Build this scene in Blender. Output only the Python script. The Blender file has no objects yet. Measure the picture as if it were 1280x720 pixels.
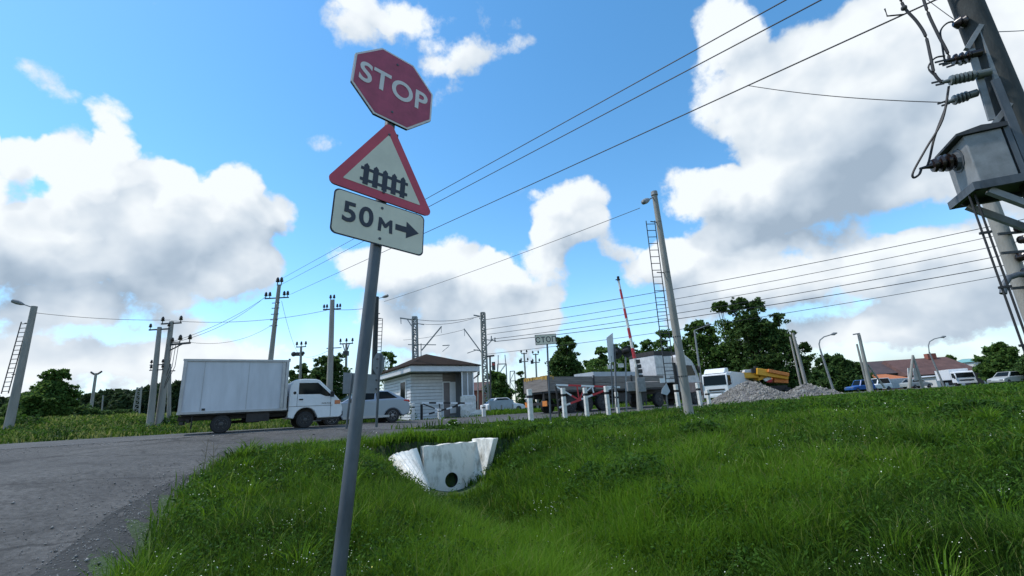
import bpy, math, random
import numpy as np
from mathutils import Vector, Matrix, Euler
random.seed(11)
RNG = np.random.default_rng(5)
scene = bpy.context.scene
COL = scene.collection
R = math.radians
PI = math.pi

# ------------------------------------------------------------------ settings
N_GRASS = 620000
SKY_SAT, SKY_HUE, SKY_VAL, SKY_STR = 1.24, 0.491, 1.24, 0.15
CLOUD_LUM = 4.75
SUN_E, SUN_ANGLE = 2.7, 4.0
EXPOSURE = 0.40

# ------------------------------------------------------------------ camera
CAMZ = 1.5
FPX = 560.0
TH, PH = R(15.2), R(3.3)
cF = Vector((0, math.cos(TH), math.sin(TH)))
_u = Vector((0, -math.sin(TH), math.cos(TH)))
_r = Vector((1, 0, 0))
cR = _r * math.cos(PH) - _u * math.sin(PH)
cU = _u * math.cos(PH) + _r * math.sin(PH)
cam = bpy.data.cameras.new('camera')
camo = bpy.data.objects.new('camera', cam)
COL.objects.link(camo)
camo.matrix_world = Matrix(((cR.x, cU.x, -cF.x, 0), (cR.y, cU.y, -cF.y, 0), (cR.z, cU.z, -cF.z, CAMZ), (0, 0, 0, 1)))
cam.sensor_fit = 'HORIZONTAL'
cam.sensor_width = 36
cam.lens = 36 * FPX / 1280
cam.clip_start = 0.05
cam.clip_end = 9000
scene.camera = camo


def at(px, py, Y):
    """world point seen at photo pixel (px,py) at world depth Y"""
    d = cF + cR * ((px - 640) / FPX) + cU * ((360 - py) / FPX)
    return Vector((0, 0, CAMZ)) + d * (Y / d.y)


# ------------------------------------------------------------------ terrain
UX, UY = 0.83, 0.557          # direction of the main road


def edist(x, y):              # distance from the near road edge, positive towards the camera
    return -((x + 9.2) * -UY + (y - 15.8) * UX)


def sstep(a, b, x):
    t = np.clip((x - a) / (b - a), 0, 1)
    return t * t * (3 - 2 * t)


def smin(a, b, k):
    q = np.clip(0.5 + 0.5 * (b - a) / k, 0, 1)
    return b * (1 - q) + a * q - k * q * (1 - q)


def smax(a, b, k):
    return -smin(-a, -b, k)


def zroad(x, y):
    a = np.maximum(0.2 + 0.0917 * (y - 4.9), -0.25)
    return smin(a, 1.24 + 0 * a, 0.3) + 0.012 * np.clip(-x - 8, 0, 40)


def xditch(y):
    return np.interp(y, [-6, 2, 5.5, 9, 13.6], [5.0, 2.4, 0.6, -0.9, -2.15])


def wob(x, y):
    return (np.sin(x * 0.9 + 1.3 * np.sin(y * 0.53)) * np.cos(y * 0.8 + x * 0.31) * 0.05
            + np.sin(x * 2.3 + y * 1.1 + 1.0) * np.cos(y * 2.1 - x * 0.7) * 0.03)


def height(x, y):
    x = np.asarray(x, float)
    y = np.asarray(y, float)
    e = edist(x, y)
    r = np.hypot(x, y)
    zl = zroad(x, y) - 0.07
    zr = np.minimum(np.clip(0.06 * (r - 5), -0.03, 1.2), 0.94 + 0.16 * sstep(14, 24, x))
    s = sstep(-1.6, 1.2, x - xditch(y))
    base = zl * (1 - s) + zr * s
    # the road is banked: its near edge lies lower than the far one
    low = 0.21 * sstep(-9.5, -4.5, x) * (1 - sstep(8, 22, x))
    emb = np.where(e < 30, 1.22 - low * np.clip(1 + e / 7.6, 0, 1) - np.interp(e, [0, 3, 6, 30], [0, .27, .40, 3.0]), -9)
    emb = np.where(y < -2, -9, emb)
    z = smax(base, emb, 0.2)
    near = sstep(7, 4, e) * sstep(-7.5, -5, x) * (1 - sstep(1.5, 5.0, x)) * (y > 0)
    z = z * (1 - near) + emb * near
    dep = np.interp(y, [-6, 2, 5.5, 9, 12, 13.6], [0.0, 0.25, 0.50, 0.98, 1.22, 1.3])
    d = (x - xditch(y)) * 0.95
    z = z - dep * np.exp(-(d / np.interp(y, [9, 12], [1.55, 1.85])) ** 2) * sstep(5.50, 5.60, e)
    z = z + sstep(-7, -11, x) * np.clip(0.09 * (-7.7 - e), 0, 1.1)
    off = sstep(0.4, 2.5, e) + sstep(-8.0, -10, e)
    ap = sstep(0.3, 1.5, x - xapron(y)) * off
    return z + wob(x, y) * ap


# right-hand edge of the asphalt apron on the left
AP_Y = [-8, 1.0, 3.0, 4.87, 7.0, 8.7, 10.2, 11.8, 13.5, 16.0, 18.5]
AP_X = [-2.6, -3.4, -4.15, -4.79, -5.84, -6.35, -6.5, -6.35, -5.3, -3.9, -2.6]


def xapron(y):
    return np.interp(y, AP_Y, AP_X)


def H(x, y):
    return float(height(x, y))


# ------------------------------------------------------------------ materials
def mat(name, col, rough=0.6, var=0.0, scale=6.0, metal=0.0, bump=0.0, bscale=None, col2=None, spec=None, stretch=None,
        transm=0.0, detail=6):
    m = bpy.data.materials.new(name)
    m.use_nodes = True
    nt = m.node_tree
    b = nt.nodes['Principled BSDF']
    b.inputs['Base Color'].default_value = (*col, 1)
    b.inputs['Roughness'].default_value = rough
    b.inputs['Metallic'].default_value = metal
    if spec is not None:
        b.inputs['Specular IOR Level'].default_value = spec
    if var or col2 or bump:
        tc = nt.nodes.new('ShaderNodeTexCoord')
        mp = nt.nodes.new('ShaderNodeMapping')
        nt.links.new(tc.outputs['Object'], mp.inputs['Vector'])
        if stretch:
            mp.inputs['Scale'].default_value = stretch
        n = nt.nodes.new('ShaderNodeTexNoise')
        n.inputs['Scale'].default_value = scale
        n.inputs['Detail'].default_value = detail
        n.inputs['Roughness'].default_value = 0.65
        nt.links.new(mp.outputs['Vector'], n.inputs['Vector'])
        if var or col2:
            cr = nt.nodes.new('ShaderNodeValToRGB')
            cr.color_ramp.elements[0].position = 0.3
            cr.color_ramp.elements[1].position = 0.7
            c2 = col2 if col2 else tuple(min(1, c * (1 + var)) for c in col)
            c1 = col if col2 else tuple(c * (1 - var) for c in col)
            cr.color_ramp.elements[0].color = (*c1, 1)
            cr.color_ramp.elements[1].color = (*c2, 1)
            nt.links.new(n.outputs['Fac'], cr.inputs['Fac'])
            nt.links.new(cr.outputs['Color'], b.inputs['Base Color'])
        if bump:
            n2 = nt.nodes.new('ShaderNodeTexNoise')
            n2.inputs['Scale'].default_value = bscale or scale * 4
            n2.inputs['Detail'].default_value = 5
            nt.links.new(mp.outputs['Vector'], n2.inputs['Vector'])
            bp = nt.nodes.new('ShaderNodeBump')
            bp.inputs['Strength'].default_value = bump
            bp.inputs['Distance'].default_value = 0.02
            nt.links.new(n2.outputs['Fac'], bp.inputs['Height'])
            nt.links.new(bp.outputs['Normal'], b.inputs['Normal'])
    return m


def leaf_mat(name, dark, light, trans=0.35, yellow=None):
    """foliage: hue varies per leaf through a stored attribute, part of the light passes through"""
    m = bpy.data.materials.new(name)
    m.use_nodes = True
    nt = m.node_tree
    b = nt.nodes['Principled BSDF']
    b.inputs['Roughness'].default_value = 0.65
    b.inputs['Specular IOR Level'].default_value = 0.12
    at_ = nt.nodes.new('ShaderNodeAttribute')
    at_.attribute_name = 'hue'
    cr = nt.nodes.new('ShaderNodeValToRGB')
    cr.color_ramp.elements[0].color = (*dark, 1)
    cr.color_ramp.elements[1].color = (*light, 1)
    if yellow:
        el = cr.color_ramp.elements.new(0.93)
        el.color = (*light, 1)
        cr.color_ramp.elements[-1].position = 1.0
        cr.color_ramp.elements[-1].color = (*yellow, 1)
    nt.links.new(at_.outputs['Fac'], cr.inputs['Fac'])
    nt.links.new(cr.outputs['Color'], b.inputs['Base Color'])
    tr = nt.nodes.new('ShaderNodeBsdfTranslucent')
    hs = nt.nodes.new('ShaderNodeHueSaturation')
    hs.inputs['Hue'].default_value = 0.485
    hs.inputs['Value'].default_value = 1.5
    nt.links.new(cr.outputs['Color'], hs.inputs['Color'])
    nt.links.new(hs.outputs['Color'], tr.inputs['Color'])
    mx = nt.nodes.new('ShaderNodeMixShader')
    mx.inputs['Fac'].default_value = trans
    nt.links.new(b.outputs['BSDF'], mx.inputs[1])
    nt.links.new(tr.outputs['BSDF'], mx.inputs[2])
    nt.links.new(mx.outputs['Shader'], nt.nodes['Material Output'].inputs['Surface'])
    return m


M = {}
M['concrete'] = mat('weathered_concrete', (0.21, 0.205, 0.185), 0.85, scale=3, col2=(0.34, 0.33, 0.30), bump=0.4, bscale=30, stretch=(1, 1, .25))
M['concrete_dark'] = mat('silhouette_concrete', (0.022, 0.025, 0.026), 0.9, scale=4, col2=(0.065, 0.07, 0.068), bump=0.5, bscale=25, stretch=(1, 1, .3))  # near-black concrete: the pole's silhouette against the sky is put into its colour
M['galv'] = mat('galvanised_steel', (0.035, 0.044, 0.054), 0.55, scale=4, col2=(0.13, 0.15, 0.17), metal=0.15, detail=10, bump=0.1, stretch=(1, 1, .35))
M['steel_dark'] = mat('dark_steel', (0.05, 0.052, 0.055), 0.6, var=0.3, scale=12, metal=0.3)
M['steel_grey'] = mat('grey_painted_steel', (0.22, 0.23, 0.235), 0.55, var=0.25, scale=7, metal=0.1)
M['rust'] = mat('rusty_steel', (0.12, 0.065, 0.04), 0.85, scale=10, col2=(0.22, 0.12, 0.07))
M['black'] = mat('black_rubber', (0.018, 0.018, 0.019), 0.75, var=0.3, scale=20)
M['wire'] = mat('black_cable', (0.02, 0.02, 0.022), 0.6)
M['porcelain_brown'] = mat('brown_porcelain', (0.016, 0.010, 0.009), 0.25)
M['porcelain_grey'] = mat('grey_insulator', (0.13, 0.145, 0.14), 0.22)
M['white_paint'] = mat('white_paint', (0.74, 0.76, 0.78), 0.4, var=0.06, scale=3, bump=0.03)
M['whitewash'] = mat('chipped_whitewash', (0.52, 0.51, 0.47), 0.9, scale=5, col2=(0.82, 0.82, 0.79), bump=0.6, bscale=24)
M['box_white'] = mat('box_body_panel', (0.55, 0.58, 0.63), 0.45, var=0.13, scale=2.2, stretch=(1, 1, .18), bump=0.03, bscale=4)
M['alu'] = mat('aluminium_trim', (0.36, 0.38, 0.41), 0.4, metal=0.6, var=0.15, scale=5)
M['siding'] = mat('white_siding', (0.60, 0.62, 0.64), 0.6, var=0.10, scale=3)
M['siding_gap'] = mat('siding_gap_shade', (0.24, 0.25, 0.265), 0.9)  # dark grey stands in for the shade between the boards
M['silver'] = mat('silver_blue_car_paint', (0.27, 0.32, 0.385), 0.3, metal=0.4, var=0.04, scale=2)
M['glass'] = mat('vehicle_glass', (0.008, 0.011, 0.012), 0.10, spec=0.15)
M['rim'] = mat('wheel_rim', (0.22, 0.22, 0.23), 0.4, metal=0.6)
M['rim_dark'] = mat('dark_wheel_rim', (0.06, 0.06, 0.062), 0.5, metal=0.3)
M['orange_lamp'] = mat('amber_lens', (0.55, 0.16, 0.06), 0.2)
M['red_lamp'] = mat('red_lens', (0.5, 0.015, 0.02), 0.2)
M['red_paint'] = mat('faded_red_paint', (0.50, 0.035, 0.045), 0.5, var=0.2, scale=8)
M['sign_red2'] = mat('red_border_film', (0.52, 0.060, 0.095), 0.45, var=0.14, scale=5, bump=0.03, bscale=15)
M['sign_red'] = mat('faded_red_sign_film', (0.37, 0.055, 0.105), 0.45, var=0.22, scale=7, bump=0.03, bscale=15)
M['sign_white'] = mat('dull_white_sign_film', (0.68, 0.645, 0.52), 0.45, var=0.10, scale=4, bump=0.03, bscale=15)
M['sign_letter'] = mat('sign_letter_white', (0.68, 0.64, 0.62), 0.45, var=0.08, scale=9)
M['sign_black'] = mat('sign_black', (0.022, 0.026, 0.04), 0.45, var=0.3, scale=10)
M['sign_back'] = mat('grey_sign_back', (0.20, 0.215, 0.225), 0.6, var=0.12, scale=5, metal=0.2)
M['boards'] = mat('weathered_grey_boards', (0.13, 0.115, 0.105), 0.85, scale=5, col2=(0.27, 0.245, 0.225), bump=0.5, bscale=20, stretch=(.2, .2, 3))
M['straw'] = mat('yellow_straw', (0.35, 0.20, 0.04), 0.9, scale=30, col2=(0.55, 0.36, 0.10), bump=0.9, bscale=40)
M['cab_grey'] = mat('dirty_white_cab', (0.42, 0.42, 0.43), 0.4, scale=3, col2=(0.66, 0.66, 0.66))
M['cab_rust'] = mat('reddish_brown_cab', (0.20, 0.12, 0.10), 0.5, scale=4, col2=(0.34, 0.24, 0.22))
M['chassis'] = mat('dark_chassis', (0.028, 0.026, 0.026), 0.7, var=0.4, scale=6)
M['roof_brown'] = mat('brown_shingle_roof', (0.022, 0.017, 0.014), 0.95, spec=0.05, scale=8, col2=(0.045, 0.033, 0.026), bump=0.5, bscale=22)
M['roof_red'] = mat('red_brown_roof', (0.075, 0.038, 0.034), 0.85, scale=.7, col2=(0.135, 0.07, 0.06), bump=0.4, bscale=10)
M['roof_purple'] = mat('dark_purple_brown_roof', (0.045, 0.034, 0.037), 0.85, scale=.7, col2=(0.085, 0.06, 0.062), bump=0.4, bscale=10)
M['roof_orange'] = mat('orange_metal_roof', (0.42, 0.13, 0.04), 0.6, var=0.2, scale=3)
M['brick_red'] = mat('red_brick', (0.26, 0.085, 0.06), 0.85, var=0.25, scale=20)
M['wall_dark'] = mat('dark_timber_wall', (0.06, 0.05, 0.045), 0.85, var=0.3, scale=6)
M['wall_white'] = mat('pale_wall', (0.55, 0.56, 0.56), 0.8, var=0.12, scale=3)
M['grey_door'] = mat('brown_grey_door', (0.19, 0.165, 0.165), 0.6, var=0.1, scale=5)
M['teal'] = mat('teal_metal_roof', (0.16, 0.36, 0.36), 0.5, var=0.1, scale=3)
M['yellow'] = mat('yellow_machine_paint', (0.72, 0.36, 0.025), 0.45, var=0.1, scale=4)
M['orange'] = mat('orange_machine_paint', (0.66, 0.22, 0.05), 0.5, var=0.15, scale=4)
M['blue'] = mat('blue_car_paint', (0.025, 0.11, 0.36), 0.3, var=0.1, scale=3)
M['car_grey'] = mat('pale_grey_car_paint', (0.42, 0.44, 0.43), 0.3, metal=0.2)
M['tarp'] = mat('pale_grey_panel', (0.42, 0.46, 0.50), 0.6, var=0.12, scale=3)
M['bark'] = mat('tree_bark', (0.045, 0.036, 0.028), 0.9, scale=8, col2=(0.09, 0.075, 0.06), bump=0.6, bscale=20, stretch=(1, 1, .3))
M['culvert_dark'] = mat('dark_pipe_inside', (0.02, 0.018, 0.016), 0.95, var=0.3, scale=10)  # near-black, slightly mottled lining of the pipe
M['limewash'] = mat('limewashed_culvert_concrete', (0.54, 0.52, 0.46), 0.92, scale=3.2, col2=(0.86, 0.83, 0.75), bump=1.0, bscale=14, stretch=(1, 1, .45))
M['leaf_dark'] = leaf_mat('dark_tree_leaves', (0.020, 0.046, 0.014), (0.105, 0.190, 0.05), 0.34)
M['leaf_mid'] = leaf_mat('green_tree_leaves', (0.030, 0.070, 0.018), (0.14, 0.25, 0.055), 0.36)
M['leaf_pine'] = leaf_mat('dark_conifer_needles', (0.018, 0.036, 0.016), (0.065, 0.105, 0.042), 0.24)
M['grass'] = leaf_mat('grass_blades', (0.010, 0.034, 0.006), (0.108, 0.225, 0.014), 0.38, yellow=(0.21, 0.21, 0.08))
M['weed'] = leaf_mat('weed_leaves', (0.014, 0.042, 0.007), (0.075, 0.175, 0.020), 0.36)
M['petal'] = mat('white_flower_heads', (0.72, 0.74, 0.60), 0.7)
M['petal_y'] = mat('yellow_flower_heads', (0.70, 0.62, 0.10), 0.7)
M['dry'] = mat('dry_stalk', (0.16, 0.13, 0.07), 0.8)


for n_ in M['limewash'].node_tree.nodes:
    if n_.type == 'VALTORGB':
        n_.color_ramp.elements[0].color = (0.34, 0.31, 0.25, 1)
        n_.color_ramp.elements[0].position = 0.27
        n_.color_ramp.elements[1].position = 0.50


# ------------------------------------------------------------------ mesh builder
class MB:
    def __init__(s):
        s.v = []
        s.f = []

    def add(s, vs, fs, m=None):
        b = len(s.v)
        for p in vs:
            p = Vector(p)
            s.v.append(m @ p if m is not None else p)
        s.f.extend([tuple(b + i for i in f) for f in fs])
        return s

    def box(s, c, d, m=None, rz=0.0):
        x, y, z = d[0] / 2, d[1] / 2, d[2] / 2
        mm = Matrix.Translation(Vector(c)) @ Matrix.Rotation(rz, 4, 'Z')
        if m is not None:
            mm = m @ mm
        return s.add([(-x, -y, -z), (x, -y, -z), (x, y, -z), (-x, y, -z), (-x, -y, z), (x, -y, z), (x, y, z), (-x, y, z)],
                     [(0, 3, 2, 1), (4, 5, 6, 7), (0, 1, 5, 4), (1, 2, 6, 5), (2, 3, 7, 6), (3, 0, 4, 7)], mm)

    def bar(s, p0, p1, w, h):
        """rectangular bar between two points"""
        p0, p1 = Vector(p0), Vector(p1)
        d = (p1 - p0)
        L = d.length
        q = d.to_track_quat('X', 'Z').to_matrix().to_4x4()
        return s.box((L / 2, 0, 0), (L, w, h), Matrix.Translation(p0) @ q)

    def cyl(s, p0, p1, r0, r1=None, n=10, cap=True):
        p0, p1 = Vector(p0), Vector(p1)
        r1 = r0 if r1 is None else r1
        d = (p1 - p0)
        q = d.to_track_quat('Z', 'Y')
        vs = []
        for p, r in ((p0, r0), (p1, r1)):
            for i in range(n):
                a = 2 * PI * i / n
                vs.append(p + q @ Vector((math.cos(a) * r, math.sin(a) * r, 0)))
        fs = [(i, (i + 1) % n, n + (i + 1) % n, n + i) for i in range(n)]
        if cap:
            fs += [tuple(range(n - 1, -1, -1)), tuple(range(n, 2 * n))]
        return s.add(vs, fs)

    def tube(s, pts, r, n=6):
        pts = [Vector(p) for p in pts]
        vs = []
        for k, p in enumerate(pts):
            d = (pts[min(k + 1, len(pts) - 1)] - pts[max(k - 1, 0)]).normalized()
            q = d.to_track_quat('Z', 'Y')
            rr = r[k] if isinstance(r, (list, tuple)) else r
            for i in range(n):
                a = 2 * PI * i / n
                vs.append(p + q @ Vector((math.cos(a) * rr, math.sin(a) * rr, 0)))
        fs = []
        for k in range(len(pts) - 1):
            for i in range(n):
                fs.append((k * n + i, k * n + (i + 1) % n, (k + 1) * n + (i + 1) % n, (k + 1) * n + i))
        m = (len(pts) - 1) * n
        fs += [tuple(range(n - 1, -1, -1)), tuple(range(m, m + n))]
        return s.add(vs, fs)

    def lathe(s, p0, axis, prof, n=14):
        """prof: list of (distance along axis, radius)"""
        p0 = Vector(p0)
        q = Vector(axis).normalized().to_track_quat('Z', 'Y')
        vs = []
        for (t, r) in prof:
            for i in range(n):
                a = 2 * PI * i / n
                vs.append(p0 + q @ Vector((math.cos(a) * r, math.sin(a) * r, t)))
        fs = []
        for k in range(len(prof) - 1):
            for i in range(n):
                fs.append((k * n + i, k * n + (i + 1) % n, (k + 1) * n + (i + 1) % n, (k + 1) * n + i))
        m = (len(prof) - 1) * n
        fs += [tuple(range(n - 1, -1, -1)), tuple(range(m, m + n))]
        return s.add(vs, fs)

    def prism(s, poly, a0, a1, axis='y', m=None):
        """closed 2-D polygon (two remaining axes) extruded along an axis"""
        n = len(poly)

        def P(p, a):
            return (p[0], a, p[1]) if axis == 'y' else ((a, p[0], p[1]) if axis == 'x' else (p[0], p[1], a))
        vs = [P(p, a0) for p in poly] + [P(p, a1) for p in poly]
        fs = [(i, (i + 1) % n, n + (i + 1) % n, n + i) for i in range(n)]
        fs += [tuple(range(n - 1, -1, -1)), tuple(range(n, 2 * n))]
        return s.add(vs, fs, m)

    def slab(s, quad, t):
        """quad in space, thickened by vector t"""
        t = Vector(t)
        q = [Vector(p) for p in quad]
        n = len(q)
        vs = q + [p + t for p in q]
        fs = [tuple(range(n - 1, -1, -1)), tuple(range(n, 2 * n))] + [(i, (i + 1) % n, n + (i + 1) % n, n + i) for i in range(n)]
        return s.add(vs, fs)

    def ball(s, c, r, n=8):
        prof = [(-r * math.cos(PI * k / n), max(1e-4, r * math.sin(PI * k / n))) for k in range(n + 1)]
        return s.lathe(c, (0, 0, 1), prof, n + 2)

    def build(s, name, m, parent=None, smooth=False, bevel=0.0, seg=2):
        me = bpy.data.meshes.new(name)
        me.from_pydata([tuple(v) for v in s.v], [], s.f)
        me.update()
        import bmesh
        bm = bmesh.new()
        bm.from_mesh(me)
        bmesh.ops.recalc_face_normals(bm, faces=bm.faces)
        bm.to_mesh(me)
        bm.free()
        if smooth:
            me.polygons.foreach_set('use_smooth', [True] * len(me.polygons))
            try:
                me.set_sharp_from_angle(angle=R(38))
            except Exception:
                pass
        o = bpy.data.objects.new(name, me)
        COL.objects.link(o)
        me.materials.append(M[m] if isinstance(m, str) else m)
        if parent is not None:
            o.parent = parent
        if bevel:
            b = o.modifiers.new('edge', 'BEVEL')
            b.width = bevel
            b.segments = seg
            b.limit_method = 'ANGLE'
            b.angle_limit = R(30)
        return o


def tag(o, label=None, cat=None, group=None, kind=None):
    if label:
        o['label'] = label
    if cat:
        o['category'] = cat
    if group:
        o['group'] = group
    if kind:
        o['kind'] = kind
    return o


def thing(name, label, cat, loc=(0, 0, 0), rz=0.0, group=None):
    o = bpy.data.objects.new(name, None)
    o.empty_display_size = 0.2
    COL.objects.link(o)
    o.location = loc
    o.rotation_euler = (0, 0, rz)
    return tag(o, label, cat, group)


def kids(o):
    return [c for c in bpy.data.objects if c.parent == o]


def copy_tree(o, loc, rz=None, label=None, group=None, scale=None):
    r = o.copy()
    COL.objects.link(r)
    r.location = loc
    if rz is not None:
        r.rotation_euler = (0, 0, rz)
    if scale:
        r.scale = scale
    if label:
        r['label'] = label
    if group:
        r['group'] = group
    for ch in kids(o):
        c = ch.copy()
        COL.objects.link(c)
        c.parent = r
        for g in kids(ch):
            d = g.copy()
            COL.objects.link(d)
            d.parent = c
    return r


def text_mesh(name, txt, size, m, parent, bold=0.0, depth=0.002, align='CENTER', spacing=1.0):
    """flat lettering as a mesh in the local XZ plane facing -Y, centred on the origin"""
    cu = bpy.data.curves.new(name, 'FONT')
    cu.body = txt
    cu.size = size
    cu.align_x = align
    cu.align_y = 'CENTER'
    cu.offset = bold
    cu.extrude = depth / 2
    cu.resolution_u = 6
    cu.space_character = spacing
    t = bpy.data.objects.new(name, cu)
    COL.objects.link(t)
    dg = bpy.context.evaluated_depsgraph_get()
    me = bpy.data.meshes.new_from_object(t.evaluated_get(dg))
    bpy.data.objects.remove(t)
    bpy.data.curves.remove(cu)
    me.transform(Matrix.Rotation(R(90), 4, 'X'))
    xs = [v.co.x for v in me.vertices]
    zs = [v.co.z for v in me.vertices]
    me.transform(Matrix.Translation((-(min(xs) + max(xs)) / 2, 0, -(min(zs) + max(zs)) / 2)))
    me.materials.clear()
    me.materials.append(M[m])
    o = bpy.data.objects.new(name, me)
    COL.objects.link(o)
    o.parent = parent
    return o


def np_mesh(name, verts, faces_quads, faces_tris, m, hue=None, smooth=False):
    """big mesh straight from numpy arrays; hue is per vertex"""
    me = bpy.data.meshes.new(name)
    nv = len(verts)
    me.vertices.add(nv)
    me.vertices.foreach_set('co', verts.astype(np.float32).ravel())
    nq = 0 if faces_quads is None else len(faces_quads)
    nt = 0 if faces_tris is None else len(faces_tris)
    loops = []
    if nq:
        loops.append(faces_quads.ravel())
    if nt:
        loops.append(faces_tris.ravel())
    loops = np.concatenate(loops).astype(np.int32)
    me.loops.add(len(loops))
    me.loops.foreach_set('vertex_index', loops)
    me.polygons.add(nq + nt)
    starts = np.concatenate([np.arange(nq) * 4, nq * 4 + np.arange(nt) * 3]).astype(np.int32)
    me.polygons.foreach_set('loop_start', starts)
    if smooth:
        me.polygons.foreach_set('use_smooth', np.ones(nq + nt, bool))
    me.update(calc_edges=True)
    if hue is not None:
        a = me.attributes.new('hue', 'FLOAT', 'POINT')
        a.data.foreach_set('value', hue.astype(np.float32))
    me.validate()
    me.materials.append(M[m] if isinstance(m, str) else m)
    o = bpy.data.objects.new(name, me)
    COL.objects.link(o)
    return o

# ------------------------------------------------------------------ sky, sun
SUN_AZ, SUN_EL = -84.0, 57.0        # degrees; azimuth from +Y towards +X
world = bpy.data.worlds.new('World')
scene.world = world
world.use_nodes = True
nt = world.node_tree
nt.nodes.clear()
NN = nt.nodes.new
LK = nt.links.new


def vmath(op, a=None, b=None, c=None):
    n = NN('ShaderNodeVectorMath')
    n.operation = op
    for i, q in enumerate((a, b, c)):
        if q is None:
            continue
        if isinstance(q, tuple):
            n.inputs[i].default_value = q
        else:
            LK(q, n.inputs[i])
    return n


def fmath(op, a=None, b=None, c=None, clamp=False):
    n = NN('ShaderNodeMath')
    n.operation = op
    n.use_clamp = clamp
    for i, q in enumerate((a, b, c)):
        if q is None:
            continue
        if isinstance(q, (int, float)):
            n.inputs[i].default_value = q
        else:
            LK(q, n.inputs[i])
    return n.outputs[0]


def mrange(v, a, b, c=0.0, d=1.0, smooth=True):
    n = NN('ShaderNodeMapRange')
    if smooth:
        n.interpolation_type = 'SMOOTHSTEP'
    LK(v, n.inputs['Value'])
    n.inputs['From Min'].default_value = a
    n.inputs['From Max'].default_value = b
    n.inputs['To Min'].default_value = c
    n.inputs['To Max'].default_value = d
    return n.outputs[0]


tc = NN('ShaderNodeTexCoord')
DIR = tc.outputs['Generated']
sky = NN('ShaderNodeTexSky')
sky.sky_type = 'NISHITA'
sky.sun_disc = False
sky.sun_elevation = R(SUN_EL)
sky.sun_rotation = R(SUN_AZ)
sky.air_density = 1.0
sky.dust_density = 0.15
sky.ozone_density = 2.0
hsv = NN('ShaderNodeHueSaturation')
hsv.inputs['Saturation'].default_value = SKY_SAT
hsv.inputs['Hue'].default_value = SKY_HUE
hsv.inputs['Value'].default_value = SKY_VAL
LK(sky.outputs['Color'], hsv.inputs['Color'])

# direction -> azimuth / elevation in radians, gently warped so cloud outlines billow
wn = NN('ShaderNodeTexNoise')
wn.inputs['Scale'].default_value = 5.5
wn.inputs['Detail'].default_value = 5
wn.inputs['Roughness'].default_value = 0.55
LK(DIR, wn.inputs['Vector'])
wv = vmath('MULTIPLY_ADD', wn.outputs['Color'], (0.13, 0.13, 0.13), (-0.065, -0.065, -0.065)).outputs[0]
dw = vmath('ADD', DIR, wv).outputs[0]
sx = NN('ShaderNodeSeparateXYZ')
LK(dw, sx.inputs[0])
az = fmath('ARCTAN2', sx.outputs[0], sx.outputs[1])
hyp = fmath('SQRT', fmath('ADD', fmath('MULTIPLY', sx.outputs[0], sx.outputs[0]), fmath('MULTIPLY', sx.outputs[1], sx.outputs[1])))
el = fmath('ARCTAN2', sx.outputs[2], hyp)
cx = NN('ShaderNodeCombineXYZ')
LK(az, cx.inputs[0])
LK(el, cx.inputs[1])
AE = cx.outputs[0]

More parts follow.
